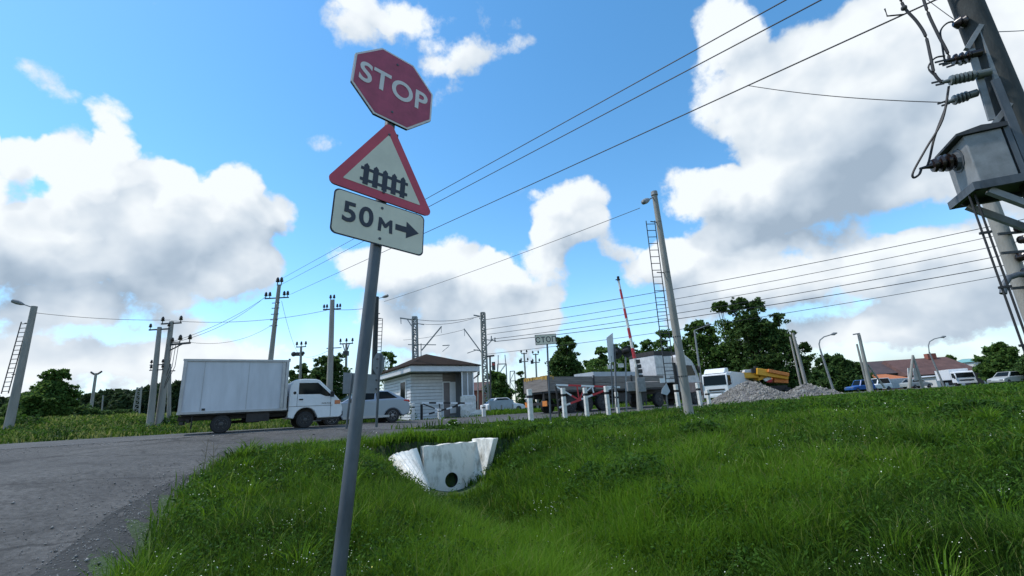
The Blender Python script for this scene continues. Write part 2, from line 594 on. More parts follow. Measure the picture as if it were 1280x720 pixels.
# where the clouds hang: (azimuth, elevation, radius, radius, weight) in degrees
CLOUDS = [
    (-44.9, 28.4, 1.6, 3.2, 0.95), (-46.4, 23.8, 2.8, 3.5, 1.1), (-43.1, 24.0, 3.8, 3.7, 1.1), (-39.0, 23.8, 4.2, 3.6, 1.1), (-34.3, 25.5, 3.0, 2.7,
    0.95), (-31.1, 22.3, 4.0, 2.6, 1.0), (-35.4, 21.6, 4.5, 3.3, 1.0), (-51.0, 23.3, 1.8, 1.7, 0.9), (-48.5, 23.8, 1.8, 1.5, 0.7), (-52.9, 25.3, 0.7, 1.9,
    0.8), (-49.2, 17.5, 5.4, 3.8, 1.1), (-43.2, 18.1, 6.6, 4.2, 1.1), (-37.1, 16.7, 7.0, 3.7, 1.0), (-31.7, 16.0, 3.5, 3.5, 0.85), (-48.3, 12.0, 5.4, 2.4,
    0.75), (-39.8, 11.9, 8.3, 2.4, 0.65), (-55.8, 15.1, 4.4, 8.8, 1), (-17.6, 18.4, 6.9, 3.7, 1.1), (-8.4, 17.0, 8.3, 4.5, 1.15), (0.0, 16.0, 6.6, 4.3,
    1.1), (-4.4, 11.3, 11.2, 4.1, 0.8), (-18.8, 11.6, 4.7, 3.9, 0.6), (3.8, 9.9, 4.1, 2.5, 0.5), (8.5, 23.9, 5.4, 4.1, 1.1), (12.4, 20.4, 4.3, 2.5, 0.9),
    (2.4, 26.7, 2.5, 1.6, 0.5), (5.2, 20.0, 3.2, 2.2, 0.6), (32.4, 33.2, 7.8, 5.8, 1.1), (31.0, 39.0, 4.1, 3.2, 0.9), (40.8, 27.5, 9.6, 8.4, 1.3), (35.6,
    21.8, 12.3, 5.3, 1.2), (48.3, 30.0, 7.4, 6.9, 1.2), (52.3, 21.2, 4.9, 9.8, 1.2), (24.6, 23.9, 4.2, 3.4, 0.9), (47.9, 20.4, 5.2, 3.7, 0.8), (16.8,
    16.6, 5.9, 2.7, 0.9), (24.4, 16.4, 7.1, 3.3, 1.1), (34.5, 12.9, 9.4, 3.8, 1.1), (43.4, 11.2, 6.2, 3.1, 1.1), (47.6, 8.6, 4.3, 3.4, 0.9), (24.4, 11.1,
    9.5, 2.8, 0.7), (44.8, 5.2, 7.7, 3.2, 0.75), (34.7, 6.9, 8.3, 2.9, 0.6), (-22.8, 44.8, 5.5, 2.8, 0.66), (-16.8, 47.0, 7.1, 1.7, 0.55), (-6.3, 42.5,
    6.1, 2.1, 0.58), (-11.6, 45.6, 6.1, 2.1, 0.5), (-25.6, 32.5, 3.3, 1.9, 0.5), (-49.1, 30.1, 2.8, 1.4, 0.42), (3.4, 43.6, 3.7, 1.1, 0.4), (-39.7, 36.2,
    1.8, 0.7, 0.32), (-9.6, 39.7, 3.5, 2.5, 0.42), (-7.9, 37.2, 2.6, 1.7, 0.36), (-44.2, 5.5, 14.8, 3.4, 0.8), (-45.2, 8.4, 13.0, 2.9, 0.45), (-29.4, 7.7,
    8.6, 3.5, 0.6), (-8.6, 7.0, 14.7, 3.5, 0.5), (24.3, 5.1, 13.3, 2.7, 0.5), (14.2, 62.2, 26.6, 5.5, 0.9), (-46.4, 51.7, 16.9, 4.4, 0.8), (55.8, 42.5,
    13.5, 6.4, 1)
]
DARKS = [
    (35.8, 19.0, 11.0, 3.7, 1.0), (-44.1, 16.0, 10.5, 3.1, 0.5), (-39.1, 19.0, 6.5, 2.4, 0.4), (-47.6, 10.7, 11.1, 3.5, 0.5), (-36.2, 15.1, 6.4, 2.5,
    0.3), (-8.5, 13.7, 13.2, 3.0, 0.55), (43.9, 6.1, 8.0, 2.5, 0.4), (24.9, 8.7, 13.4, 2.7, 0.35), (41.9, 23.4, 9.7, 4.4, 0.4), (50.6, 22.1, 4.3, 7.0,
    0.4), (6.7, 19.3, 5.3, 1.2, 0.25)
]
# the rest of the sky dome (outside the photograph)
for k in range(26):
    a_ = 62 + k * 236 / 26 + random.uniform(-5, 5)
    CLOUDS.append((a_ if a_ < 180 else a_ - 360, random.uniform(5, 50), random.uniform(8, 16), random.uniform(4, 9), random.uniform(.7, 1.1)))


def blobs(lst, da=0.0, de=0.0):
    tot = None
    for (a, e, ra, re, w) in lst:
        ka, ke = 1 / R(ra * 1.25), 1 / R(re * 1.25)
        v = vmath('MULTIPLY_ADD', AE, (ka, ke, 0), ((da - R(a)) * ka, (de - R(e)) * ke, 0)).outputs[0]
        d = vmath('DOT_PRODUCT', v, v).outputs[1]
        q = fmath('SUBTRACT', 1.0, d, clamp=True)
        tot = fmath('MULTIPLY', q, w) if tot is None else fmath('MULTIPLY_ADD', q, w, tot)
    return tot


def noise(vec, sc, det, ro, dist=0.0):
    n = NN('ShaderNodeTexNoise')
    n.inputs['Scale'].default_value = sc
    n.inputs['Detail'].default_value = det
    n.inputs['Roughness'].default_value = ro
    n.inputs['Distortion'].default_value = dist
    LK(vec, n.inputs['Vector'])
    return n.outputs['Fac']


mass = fmath('MINIMUM', blobs(CLOUDS), 1.25)
mass_up = fmath('MINIMUM', blobs(CLOUDS, -0.04, 0.07), 1.25)
n1 = noise(DIR, 6.5, 10, 0.62)
n2 = noise(vmath('ADD', DIR, (-0.03, 0.0, 0.05)).outputs[0], 6.0, 4, 0.5)
n4 = noise(DIR, 6.0, 4, 0.5)
n3 = noise(DIR, 2.6, 5, 0.5)
dens = fmath('ADD', fmath('MULTIPLY', mass, 0.80), fmath('MULTIPLY_ADD', n1, 2.0, -1.03))
cover = mrange(dens, 0.24, 0.58)
# low veil towards the horizon
veil = mrange(el, 0.26, 0.02, 0.0, 0.80)
veil = fmath('MULTIPLY', veil, mrange(n3, 0.38, 0.60, 0.50, 1.0))
cover = fmath('MAXIMUM', cover, veil)
relief = fmath('MULTIPLY', fmath('SUBTRACT', n4, n2), 1.0)                # sun side of each billow is brighter
slope = fmath('MULTIPLY', fmath('SUBTRACT', mass, mass_up), 0.26)          # tops bright, undersides grey
gray = fmath('MULTIPLY', fmath('MINIMUM', blobs(DARKS), 1.0), 0.29)
lum = fmath('ADD', fmath('ADD', 0.92, slope), relief)
lum = fmath('SUBTRACT', lum, gray)
lum = fmath('MINIMUM', fmath('MAXIMUM', lum, 0.55), 1.06)
lum = fmath('MULTIPLY', lum, CLOUD_LUM)
ccol = NN('ShaderNodeMix')
ccol.data_type = 'RGBA'
LK(mrange(lum, 0.5 * CLOUD_LUM, 1.0 * CLOUD_LUM, 0, 1, False), ccol.inputs[0])
ccol.inputs[6].default_value = (0.70, 0.91, 1.16, 1)
ccol.inputs[7].default_value = (0.94, 1.0, 1.05, 1)
cl = vmath('SCALE', ccol.outputs[2])
LK(lum, cl.inputs[3])
mixc = NN('ShaderNodeMix')
mixc.data_type = 'RGBA'
LK(cover, mixc.inputs[0])
LK(hsv.outputs['Color'], mixc.inputs[6])
LK(cl.outputs[0], mixc.inputs[7])
bg = NN('ShaderNodeBackground')
bg.inputs['Strength'].default_value = SKY_STR
LK(mixc.outputs[2], bg.inputs['Color'])
wo = NN('ShaderNodeOutputWorld')
LK(bg.outputs[0], wo.inputs['Surface'])
world.cycles.sampling_method = 'MANUAL'
world.cycles.sample_map_resolution = 512

sl = bpy.data.lights.new('sun', 'SUN')
sl.energy = SUN_E
sl.angle = R(SUN_ANGLE)
sl.color = (1.0, 0.955, 0.89)
so = bpy.data.objects.new('sun', sl)
COL.objects.link(so)
sd = Vector((math.sin(R(SUN_AZ)) * math.cos(R(SUN_EL)), math.cos(R(SUN_AZ)) * math.cos(R(SUN_EL)), math.sin(R(SUN_EL))))
so.rotation_euler = sd.to_track_quat('Z', 'Y').to_euler()
so.location = sd * 60

scene.view_settings.view_transform = 'Standard'
scene.view_settings.look = 'None'
scene.view_settings.gamma = 1.0
scene.view_settings.use_curve_mapping = False
scene.view_settings.exposure = EXPOSURE
scene.render.engine = 'CYCLES'
scene.cycles.max_bounces = 6
scene.cycles.diffuse_bounces = 3
scene.cycles.transparent_max_bounces = 6
scene.cycles.caustics_reflective = False
scene.cycles.caustics_refractive = False
try:
    scene.cycles.use_denoising = True
    scene.cycles.denoiser = 'OPENIMAGEDENOISE'
except Exception:
    pass


# ------------------------------------------------------------------ ground sheet
def ground_material():
    m = bpy.data.materials.new('earth_and_turf')
    m.use_nodes = True
    t = m.node_tree
    b = t.nodes['Principled BSDF']
    b.inputs['Roughness'].default_value = 0.95
    c = t.nodes.new('ShaderNodeTexCoord')
    a = t.nodes.new('ShaderNodeTexNoise')
    a.inputs['Scale'].default_value = 0.35
    a.inputs['Detail'].default_value = 8
    a.inputs['Roughness'].default_value = 0.7
    t.links.new(c.outputs['Object'], a.inputs['Vector'])
    r = t.nodes.new('ShaderNodeValToRGB')
    r.color_ramp.elements[0].position = 0.3
    r.color_ramp.elements[0].color = (0.020, 0.030, 0.010, 1)
    r.color_ramp.elements[1].position = 0.72
    r.color_ramp.elements[1].color = (0.045, 0.085, 0.020, 1)
    e = r.color_ramp.elements.new(0.5)
    e.color = (0.030, 0.058, 0.014, 1)
    t.links.new(a.outputs['Fac'], r.inputs['Fac'])
    t.links.new(r.outputs['Color'], b.inputs['Base Color'])
    a2 = t.nodes.new('ShaderNodeTexNoise')
    a2.inputs['Scale'].default_value = 9
    a2.inputs['Detail'].default_value = 6
    t.links.new(c.outputs['Object'], a2.inputs['Vector'])
    bp = t.nodes.new('ShaderNodeBump')
    bp.inputs['Strength'].default_value = 0.8
    bp.inputs['Distance'].default_value = 0.08
    t.links.new(a2.outputs['Fac'], bp.inputs['Height'])
    t.links.new(bp.outputs['Normal'], b.inputs['Normal'])
    return m


def build_ground():
    rr = [0.4]
    while rr[-1] < 4200:
        r = rr[-1]
        rr.append(r + (0.12 if r < 32 else 0.12 + (r - 32) * 0.09))
    rr = np.array(rr)
    th = np.radians(np.concatenate([np.arange(-70, 70, 0.4), np.arange(70, 290, 3.0)]))
    nr, na = len(rr), len(th)
    X = rr[:, None] * np.sin(th)[None]
    Y = rr[:, None] * np.cos(th)[None]
    e = edist(X, Y)
    Z = height(X, Y)
    # bed of the roads lies a little lower than the asphalt sheets
    onroad = (e < -0.15) & (e > -7.5) & (np.hypot(X, Y) < 320)
    onap = (X < xapron(Y) - 0.15) & (e > -7.5) & (Y > -7.5) & (Y < 18.5) & (X > -34)
    Z = np.where(onroad | onap, Z - 0.12, Z)
    V = np.stack([X, Y, Z], -1).reshape(-1, 3)
    V = np.concatenate([V, [[0, 0, H(0, 0)]]])
    i = np.arange(nr - 1)[:, None] * na
    j = np.arange(na)[None]
    j2 = (j + 1) % na
    Q = np.stack([i + j, i + j2, i + na + j2, i + na + j], -1).reshape(-1, 4)[:, ::-1]
    c = len(V) - 1
    T = np.stack([np.full(na, c), np.arange(na), (np.arange(na) + 1) % na], -1)
    o = np_mesh('ground', V, Q, T, ground_material(), smooth=True)
    o['kind'] = 'structure'


build_ground()


def asphalt_material(name, dark, light, patch):
    m = bpy.data.materials.new(name)
    m.use_nodes = True
    t = m.node_tree
    b = t.nodes['Principled BSDF']
    b.inputs['Roughness'].default_value = 0.9
    c = t.nodes.new('ShaderNodeTexCoord')

    def nz(sc, det, ro=0.6, dist=0.0):
        n = t.nodes.new('ShaderNodeTexNoise')
        n.inputs['Scale'].default_value = sc
        n.inputs['Detail'].default_value = det
        n.inputs['Roughness'].default_value = ro
        n.inputs['Distortion'].default_value = dist
        t.links.new(c.outputs['Object'], n.inputs['Vector'])
        return n.outputs['Fac']

    def ramp(f, p0, c0, p1, c1):
        r = t.nodes.new('ShaderNodeValToRGB')
        r.color_ramp.elements[0].position = p0
        r.color_ramp.elements[0].color = (*c0, 1)
        r.color_ramp.elements[1].position = p1
        r.color_ramp.elements[1].color = (*c1, 1)
        t.links.new(f, r.inputs['Fac'])
        return r.outputs['Color']

    def mul(x, y, f=1.0):
        n = t.nodes.new('ShaderNodeMix')
        n.data_type = 'RGBA'
        n.blend_type = 'MULTIPLY'
        n.inputs[0].default_value = f
        t.links.new(x, n.inputs[6])
        t.links.new(y, n.inputs[7])
        return n.outputs[2]
    base = ramp(nz(0.5, 7, .65), 0.32, dark, 0.7, light)
    grit = ramp(nz(11, 12, .88), 0.40, (0.30, 0.30, 0.30), 0.62, (1.75, 1.74, 1.72))
    pat = ramp(nz(0.55, 7, .7, 1.4), 0.36, patch, 0.50, (1, 1, 1))
    v = t.nodes.new('ShaderNodeTexVoronoi')
    v.feature = 'DISTANCE_TO_EDGE'
    v.inputs['Scale'].default_value = 0.55
    wv_ = t.nodes.new('ShaderNodeTexNoise')
    wv_.inputs['Scale'].default_value = 1.6
    wv_.inputs['Detail'].default_value = 5
    t.links.new(c.outputs['Object'], wv_.inputs['Vector'])
    ad = t.nodes.new('ShaderNodeMix')
    ad.data_type = 'RGBA'
    ad.inputs[0].default_value = 0.5
    t.links.new(c.outputs['Object'], ad.inputs[6])
    t.links.new(wv_.outputs['Color'], ad.inputs[7])
    t.links.new(ad.outputs[2], v.inputs['Vector'])
    crack = ramp(v.outputs['Distance'], 0.0, (0.25, 0.25, 0.25), 0.022, (1, 1, 1))
    col = mul(mul(mul(base, grit), pat), crack, 0.9)
    t.links.new(col, b.inputs['Base Color'])
    bp = t.nodes.new('ShaderNodeBump')
    bp.inputs['Strength'].default_value = 0.6
    bp.inputs['Distance'].default_value = 0.012
    t.links.new(nz(60, 4, .7), bp.inputs['Height'])
    t.links.new(bp.outputs['Normal'], b.inputs['Normal'])
    return m


def grid_sheet(name, P, m, kind='structure'):
    n0, n1 = P.shape[:2]
    V = P.reshape(-1, 3)
    i = np.arange(n0 - 1)[:, None] * n1
    j = np.arange(n1 - 1)[None]
    Q = np.stack([i + j, i + j + 1, i + n1 + j + 1, i + n1 + j], -1).reshape(-1, 4)
    o = np_mesh(name, V, Q, None, m, smooth=True)
    o['kind'] = kind
    # normals up
    if o.data.polygons[0].normal.z < 0:
        o.data.flip_normals()
    return o


def build_roads():
    # main road, along (UX,UY)
    s = np.concatenate([np.arange(-34, 60, 0.6), np.arange(60, 330, 6)])
    e = np.linspace(0.0, -7.6, 20)
    S, E = np.meshgrid(s, e, indexing='ij')
    jit = np.sin(S * 1.7) * 0.08 + np.sin(S * 0.61 + 1) * 0.1
    E2 = E + jit * (np.abs(E + 3.8) > 3.6)
    X = -9.2 + UX * S + UY * E2
    Y = 15.8 + UY * S - UX * E2
    Z = height(X, Y) + 0.012 + 0.03 * (1 - ((E + 3.8) / 3.8) ** 2)
    grid_sheet('road', np.stack([X, Y, Z], -1), asphalt_material('road_asphalt', (0.055, 0.055, 0.054), (0.090, 0.090, 0.088), (0.62, 0.62, 0.62)))
    # asphalt apron of the side road, coming towards the camera on the left
    ys = np.arange(-7.5, 18.6, 0.3)
    us = np.linspace(0, 1, 60) ** 1.3
    Yg, Ug = np.meshgrid(ys, us, indexing='ij')
    xr = xapron(Yg) + 0.07 * np.sin(Yg * 3.1) + 0.05 * np.sin(Yg * 7.3 + 1)
    Xg = xr - Ug * 24
    e = edist(Xg, Yg)
    # keep the apron on the near side of the main road
    Yk = np.where(e < -1.0, Yg - (-1.0 - e) / UX * 1.0, Yg)
    Z = height(Xg, Yk) + 0.008
    grid_sheet('side_road', np.stack([Xg, Yk, Z], -1), asphalt_material('apron_asphalt', (0.046, 0.0455, 0.044), (0.084, 0.083, 0.079), (0.48, 0.48, 0.48)))
    # crumbled dark verge between asphalt and grass
    ys = np.arange(-7.5, 11.0, 0.15)
    us = np.linspace(0, 1, 9)
    Yg, Ug = np.meshgrid(ys, us, indexing='ij')
    w = np.interp(Yg, [-8, 4, 7, 9, 11], [1.8, 1.7, 1.2, 0.7, 0.25])
    Xg = xapron(Yg) - 0.12 + Ug * w
    Z = height(Xg, Yg) + 0.014 + 0.02 * np.sin(Yg * 5 + Ug * 9) * np.sin(Ug * PI) - 0.10 * Ug ** 3
    grid_sheet('road_verge', np.stack([Xg, Yg, Z], -1),
               mat('crumbled_verge', (0.012, 0.013, 0.013), 0.95, scale=9, col2=(0.042, 0.043, 0.041), bump=1.0, bscale=18))


build_roads()


# ------------------------------------------------------------------ grass, weeds, flowers (nobody could count them)
def nzp(x, y, s, ph):
    """cheap smooth 2-D noise in 0..1"""
    return 0.5 + 0.25 * (np.sin(x * s + 1.7 * np.sin(y * s * 0.7 + ph)) + np.cos(y * s * 1.13 + 1.3 * np.sin(x * s * 0.83 - ph)))


def scatter(n, r0, r1, half, seed):
    g = np.random.default_rng(seed)
    r = np.exp(g.uniform(np.log(r0), np.log(r1), n))
    t = np.radians(g.uniform(-half, half, n))
    return r * np.sin(t), r * np.cos(t), r, g


def turf_mask(x, y, g, soft=0.25):
    e = edist(x, y) + g.normal(0, soft, len(x))
    xa = x - xapron(y) - np.interp(y, [4, 7, 9, 11], [1.30, 0.85, 0.42, 0.10]) + g.normal(0, soft * .6, len(x))
    on_road = (e < 0.15) & (e > -7.7)
    on_ap = (xa < 0) & (e > -7.7) & (y < 18.5)
    wall = (e > 5.5) & (e < 5.92) & (x > -2.9) & (x < -0.9)
    apron_slab = (y > 11.1) & (y < 13.35) & (x > -3.35) & (x < -1.85 - (13.3 - y) * .06) & (e > 5.5)
    pit = (np.hypot((x + 1.75) / 0.8, (y - 13.2) / 0.6) < 1)
    house = (np.abs((x + 7.0) * UX + (y - 34.0) * UY) < 5) & (np.abs(-(x + 7.0) * UY + (y - 34.0) * UX) < 6)
    return ~(on_road | on_ap | wall | house | apron_slab | pit)


def blades(n, r0, r1, half, seed, hmul=1.0, wmul=1.0):
    x, y, r, g = scatter(n, r0, r1, half, seed)
    k = turf_mask(x, y, g)
    x, y, r = x[k], y[k], r[k]
    n = len(x)
    z = height(x, y)
    big = nzp(x, y, 0.45, 0.3)
    mid = nzp(x, y, 1.7, 2.1)
    fin = nzp(x, y, 5.3, 4.0)
    ditch = np.exp(-((x - xditch(y)) / 2.2) ** 2)
    hgt = (0.07 + 0.15 * mid + 0.15 * fin + 0.08 * big + 0.08 * ditch) * g.uniform(0.5, 1.35, n) * hmul
    hgt *= np.where(x < -9, .62, 1.0) * np.where((r > 15) & (x > 0), .75, 1.0)
    # mown-looking short verge right beside the asphalt
    ed = edist(x, y)
    hgt *= np.where(ed > 0, np.interp(ed, [0, 2.5, 6.0], [0.20, 0.34, 1.0]), np.where((ed < -7) & (ed > -12) & (x > -8), .35, 1.0))
    cul = np.exp(-((x + 1.75) / 1.0) ** 2 - ((y - 12.0) / 2.0) ** 2)
    hgt *= 1 - 0.72 * cul
    wid = np.maximum(0.0040, 0.00085 * r) * g.uniform(0.7, 1.5, n) * wmul
    a = g.uniform(0, 2 * PI, n)
    lean = g.uniform(0.05, 0.95, n) * hgt
    la = g.uniform(0, 2 * PI, n) + 0.5 * np.sin(x * 0.8 + y * 0.5)
    dx, dy = np.cos(a) * wid, np.sin(a) * wid
    lx, ly = np.cos(la) * lean, np.sin(la) * lean
    V = np.empty((n, 5, 3))
    V[:, 0] = np.stack([x - dx, y - dy, z - 0.03], -1)
    V[:, 1] = np.stack([x + dx, y + dy, z - 0.03], -1)
    V[:, 2] = np.stack([x + dx * .8 + lx * .3, y + dy * .8 + ly * .3, z + hgt * .6], -1)
    V[:, 3] = np.stack([x - dx * .8 + lx * .3, y - dy * .8 + ly * .3, z + hgt * .6], -1)
    V[:, 4] = np.stack([x + lx, y + ly, z + hgt * np.sqrt(np.clip(1 - (lean / (hgt * 1.4)) ** 2, .3, 1))], -1)
    pat = nzp(x + 3.1 * np.sin(y * .37), y, 0.8, 1.1)
    lush = np.exp(-((x - 3.2) / 2.6) ** 2 - ((y - 8.2) / 1.9) ** 2) + np.exp(-((x + .3) / .9) ** 2 - ((y - 6.0) / 1.6) ** 2)
    hue = np.clip(-0.24 + 0.36 * big + 0.34 * mid + 0.20 * fin + 0.50 * pat + 0.10 * ditch + 0.20 * lush + g.normal(0, 0.17, n), 0.0, 0.90)
    # dry straw blades here and there, more of them on the upper right slope
    hue = np.where(x < -9, hue * .55, hue)
    dry = g.uniform(0, 1, n) < np.where(x < -9, 0.42, np.where((x > 2) & (y > 7), 0.09, 0.03)) * (0.4 + 1.2 * mid)
    hue = np.where(dry, 0.965 + 0.03 * g.uniform(0, 1, n), hue)
    b = np.arange(n)[:, None] * 5
    Q = b + np.array([[0, 1, 2, 3]])
    T = b + np.array([[3, 2, 4]])
    return V.reshape(-1, 3), Q, T, np.repeat(hue, 5)


def tufts(n, seed):
    g = np.random.default_rng(seed)
    r = np.exp(g.uniform(np.log(2.4), np.log(26), n))
    t = np.radians(g.uniform(-48, 58, n))
    cx_, cy_ = r * np.sin(t), r * np.cos(t)
    k = turf_mask(cx_, cy_, g, .05) & (edist(cx_, cy_) > 3.5)
    cx_, cy_, r = cx_[k], cy_[k], r[k]
    m = 70
    i = np.repeat(np.arange(len(cx_)), m)
    sp = g.uniform(.05, .16, len(cx_))[i]
    a = g.uniform(0, 2 * PI, len(i))
    q = np.sqrt(g.uniform(0, 1, len(i)))
    x, y = cx_[i] + np.cos(a) * q * sp, cy_[i] + np.sin(a) * q * sp
    z = height(x, y)
    hgt = g.uniform(.26, .52, len(cx_))[i] * g.uniform(.5, 1.15, len(i))
    wid = np.maximum(.0042, .0009 * r[i]) * g.uniform(.7, 1.4, len(i))
    lean = hgt * (.25 + .6 * q) * g.uniform(.5, 1.1, len(i))
    b_ = g.uniform(0, 2 * PI, len(i))
    dx, dy = np.cos(b_) * wid, np.sin(b_) * wid
    lx, ly = np.cos(a) * lean, np.sin(a) * lean
    n = len(i)
    V = np.empty((n, 5, 3))
    V[:, 0] = np.stack([x - dx, y - dy, z - .03], -1)
    V[:, 1] = np.stack([x + dx, y + dy, z - .03], -1)
    V[:, 2] = np.stack([x + dx * .8 + lx * .35, y + dy * .8 + ly * .35, z + hgt * .65], -1)
    V[:, 3] = np.stack([x - dx * .8 + lx * .35, y - dy * .8 + ly * .35, z + hgt * .65], -1)
    V[:, 4] = np.stack([x + lx, y + ly, z + hgt * .92], -1)
    hue = np.clip(g.uniform(.15, .85, len(cx_))[i] + g.normal(0, .1, n), 0, .9)
    hue = np.where(g.uniform(0, 1, n) < .05, .96, hue)
    bb = np.arange(n)[:, None] * 5
    return V.reshape(-1, 3), bb + np.array([[0, 1, 2, 3]]), bb + np.array([[3, 2, 4]]), np.repeat(hue, 5)


def build_grass():
    o = None
    sets = [blades(N_GRASS, 1.0, 60, 63, 1), blades(N_GRASS // 6, 14, 75, 60, 2, 1.1, 1.3), blades(N_GRASS // 3, 3.5, 26, 60, 8, 1.15, 0.8)]
    V, Q, T, Hh = [], [], [], []
    b = 0
    # scattered taller tufts
    sets.append(tufts(420, 17))
    # tall thin flowering stems standing above the turf
    v, q, t, h = blades(13000, 2.0, 30, 60, 12, 1.6, .5)
    g = np.random.default_rng(6)
    h = np.repeat(np.where(g.uniform(0, 1, len(h) // 5) < .40, g.uniform(.945, .985, len(h) // 5), g.uniform(.5, .9, len(h) // 5)), 5)
    sets.append((v, q, t, h))
    for v, q, t, h in sets:
        V.append(v)
        Q.append(q + b)
        T.append(t + b)
        Hh.append(h)
        b += len(v)
    o = np_mesh('grass', np.concatenate(V), np.concatenate(Q), np.concatenate(T), 'grass', np.concatenate(Hh))
    tag(o, 'tall uneven green grass covering the slopes and the ditch', 'grass', kind='stuff')


build_grass()


def leaf_cards(P, size, g, up=0.35, aspect=1.8, hue0=0.5, hues=0.2):
    """one pointed leaf-like diamond per point"""
    n = len(P)
    nrm = g.normal(0, 1, (n, 3))
    nrm[:, 2] = np.abs(nrm[:, 2]) + up
    nrm /= np.linalg.norm(nrm, axis=1, keepdims=True)
    t = g.normal(0, 1, (n, 3))
    t -= nrm * (t * nrm).sum(1, keepdims=True)
    t /= np.linalg.norm(t, axis=1, keepdims=True)
    b = np.cross(nrm, t)
    s = size[:, None]
    V = np.stack([P - t * s * aspect * .5, P + b * s * .5, P + t * s * aspect * .5 + nrm * s * .1, P - b * s * .5], 1)
    Q = np.arange(n)[:, None] * 4 + np.array([[0, 1, 2, 3]])
    hue = np.clip(hue0 + g.normal(0, hues, n), 0, 0.9)
    return V.reshape(-1, 3), Q, np.repeat(hue, 4)


def build_weeds():
    g = np.random.default_rng(77)
    spots = []
    # broad-leaved clumps: (x, y, radius, height, number of leaves)
    for px, py, Y, rad, ht, n in [(790, 600, 8.0, 0.75, 0.62, 2600), (735, 590, 8.6, 0.6, 0.5, 1500), (835, 640, 6.6, 0.5, 0.45, 1200), (882, 548, 11.5, 0.75, 0.55, 1700),
                                  (1000, 690, 5.0, 0.45, 0.28, 900), (690, 570, 10.5, 0.7, 0.45, 1300), (655, 545, 13.2, 0.8, 0.28, 1500),
                                  (470, 590, 9.0, 0.5, 0.4, 1000), (505, 545, 13.8, 0.9, 0.22, 1400), (1230, 545, 11.0, 0.9, 0.5, 1500),
                                  (560, 690, 5.5, 0.4, 0.3, 800), (930, 690, 5.0, 0.35, 0.25, 700), (610, 640, 8.4, 0.5, 0.3, 900),
                                  (20, 545, 23.5, 1.0, 0.6, 900), (215, 535, 24.5, 0.8, 0.5, 700), (595, 512, 31, 0.8, 0.9, 700),
                                  (510, 512, 27, 0.5, 1.0, 500), (645, 548, 12.6, 0.5, 0.28, 900)]:
        p = at(px, py, Y)
        spots.append((p.x, p.y, rad, ht, n))
    for k in range(170):
        r = math.exp(g.uniform(math.log(2.6), math.log(24)))
        t = math.radians(g.uniform(-45, 58))
        spots.append((r * math.sin(t), r * math.cos(t), g.uniform(.10, .35), g.uniform(.12, .34), int(g.uniform(40, 160))))
    VV, QQ, HH = [], [], []
    b = 0
    for (x, y, rad, ht, n) in spots:
        a = g.uniform(0, 2 * PI, n)
        rr = rad * np.sqrt(g.uniform(0, 1, n))
        px = x + rr * np.cos(a) + g.normal(0, .04, n)
        py = y + rr * np.sin(a) + g.normal(0, .04, n)
        k = turf_mask(px, py, g, 0.05)
        px, py, rr = px[k], py[k], rr[k]
        if len(px) < 3:
            continue
        top = ht * (1 - 0.7 * (rr / rad) ** 2)
        pz = height(px, py) + top * g.uniform(0.1, 1, len(px)) ** 0.6
        dist = math.hypot(x, y)
        size = np.maximum(0.026, min(0.0036 * dist, .07)) * g.uniform(.6, 1.6, len(px))
        v, q, h = leaf_cards(np.stack([px, py, pz], -1), size, g, 0.5, 2.0, g.uniform(.25, .6), .18)
        VV.append(v)
        QQ.append(q + b)
        HH.append(h)
        b += len(v)
    # a thin layer of small leaves mixed through all of the turf
    x, y, r, g2 = scatter(520000, 1.6, 34, 60, 41)
    k = turf_mask(x, y, g2) & (nzp(x, y, 1.1, 3.3) * nzp(x, y, 3.7, .4) > g2.uniform(0.02, .55, len(x)))
    x, y, r = x[k], y[k], r[k]
    lim = np.interp(np.abs(edist(x, y)), [0, 3, 6], [.06, .10, .34])
    pz = height(x, y) + lim * g2.uniform(.15, 1.0, len(x)) ** .8
    v, q, h = leaf_cards(np.stack([x, y, pz], -1), np.maximum(.013, np.minimum(.0021 * r, .034)) * g2.uniform(.6, 1.7, len(x)), g2, .15, 2.6, .42, .27)
    VV.append(v)
    QQ.append(q + b)
    HH.append(h)
    o = np_mesh('weeds', np.concatenate(VV), np.concatenate(QQ), None, 'weed', np.concatenate(HH))
    tag(o, 'broad-leaved weeds in clumps among the grass', 'weeds', kind='stuff')


build_weeds()


def build_flowers():
    g = np.random.default_rng(31)
    for name, m, n, label in (('wildflowers', 'petal', 1000, 'small white wildflower heads dotted through the grass'),
                              ('yellow_wildflowers', 'petal_y', 70, 'small pale yellow wildflowers in the near grass')):
        r = np.exp(g.uniform(np.log(2.8), np.log(20), n * 5))
        t = np.radians(g.uniform(-46, 56, len(r)))
        x, y = r * np.sin(t), r * np.cos(t)
        keep = turf_mask(x, y, g, .05) & (nzp(x, y, 1.3, 1.0 if m == 'petal' else 5) * nzp(x, y, 4.1, 2) > 0.42)
        if m != 'petal':
            keep &= x < -0.5
        x, y = x[keep][:n], y[keep][:n]
        V, Q = [], []
        b = 0
        for xx, yy in zip(x, y):
            z = H(xx, yy) + g.uniform(.2, .42)
            d = math.hypot(xx, yy)
            for k in range(int(g.integers(1, 5))):
                cx_, cy_, cz_ = xx + g.normal(0, .03), yy + g.normal(0, .03), z + g.normal(0, .025)
                s = max(0.0045, 0.0008 * d) * g.uniform(.6, 1.4)
                tx, ty = g.normal(0, .4), g.normal(0, .4)
                V += [(cx_ - s, cy_, cz_ - s * tx), (cx_, cy_ - s, cz_ - s * ty), (cx_ + s, cy_, cz_ + s * tx), (cx_, cy_ + s, cz_ + s * ty)]
                Q.append((b, b + 1, b + 2, b + 3))
                b += 4
        o = np_mesh(name, np.array(V), np.array(Q), None, m)
        tag(o, label, 'wildflowers', kind='stuff')


build_flowers()


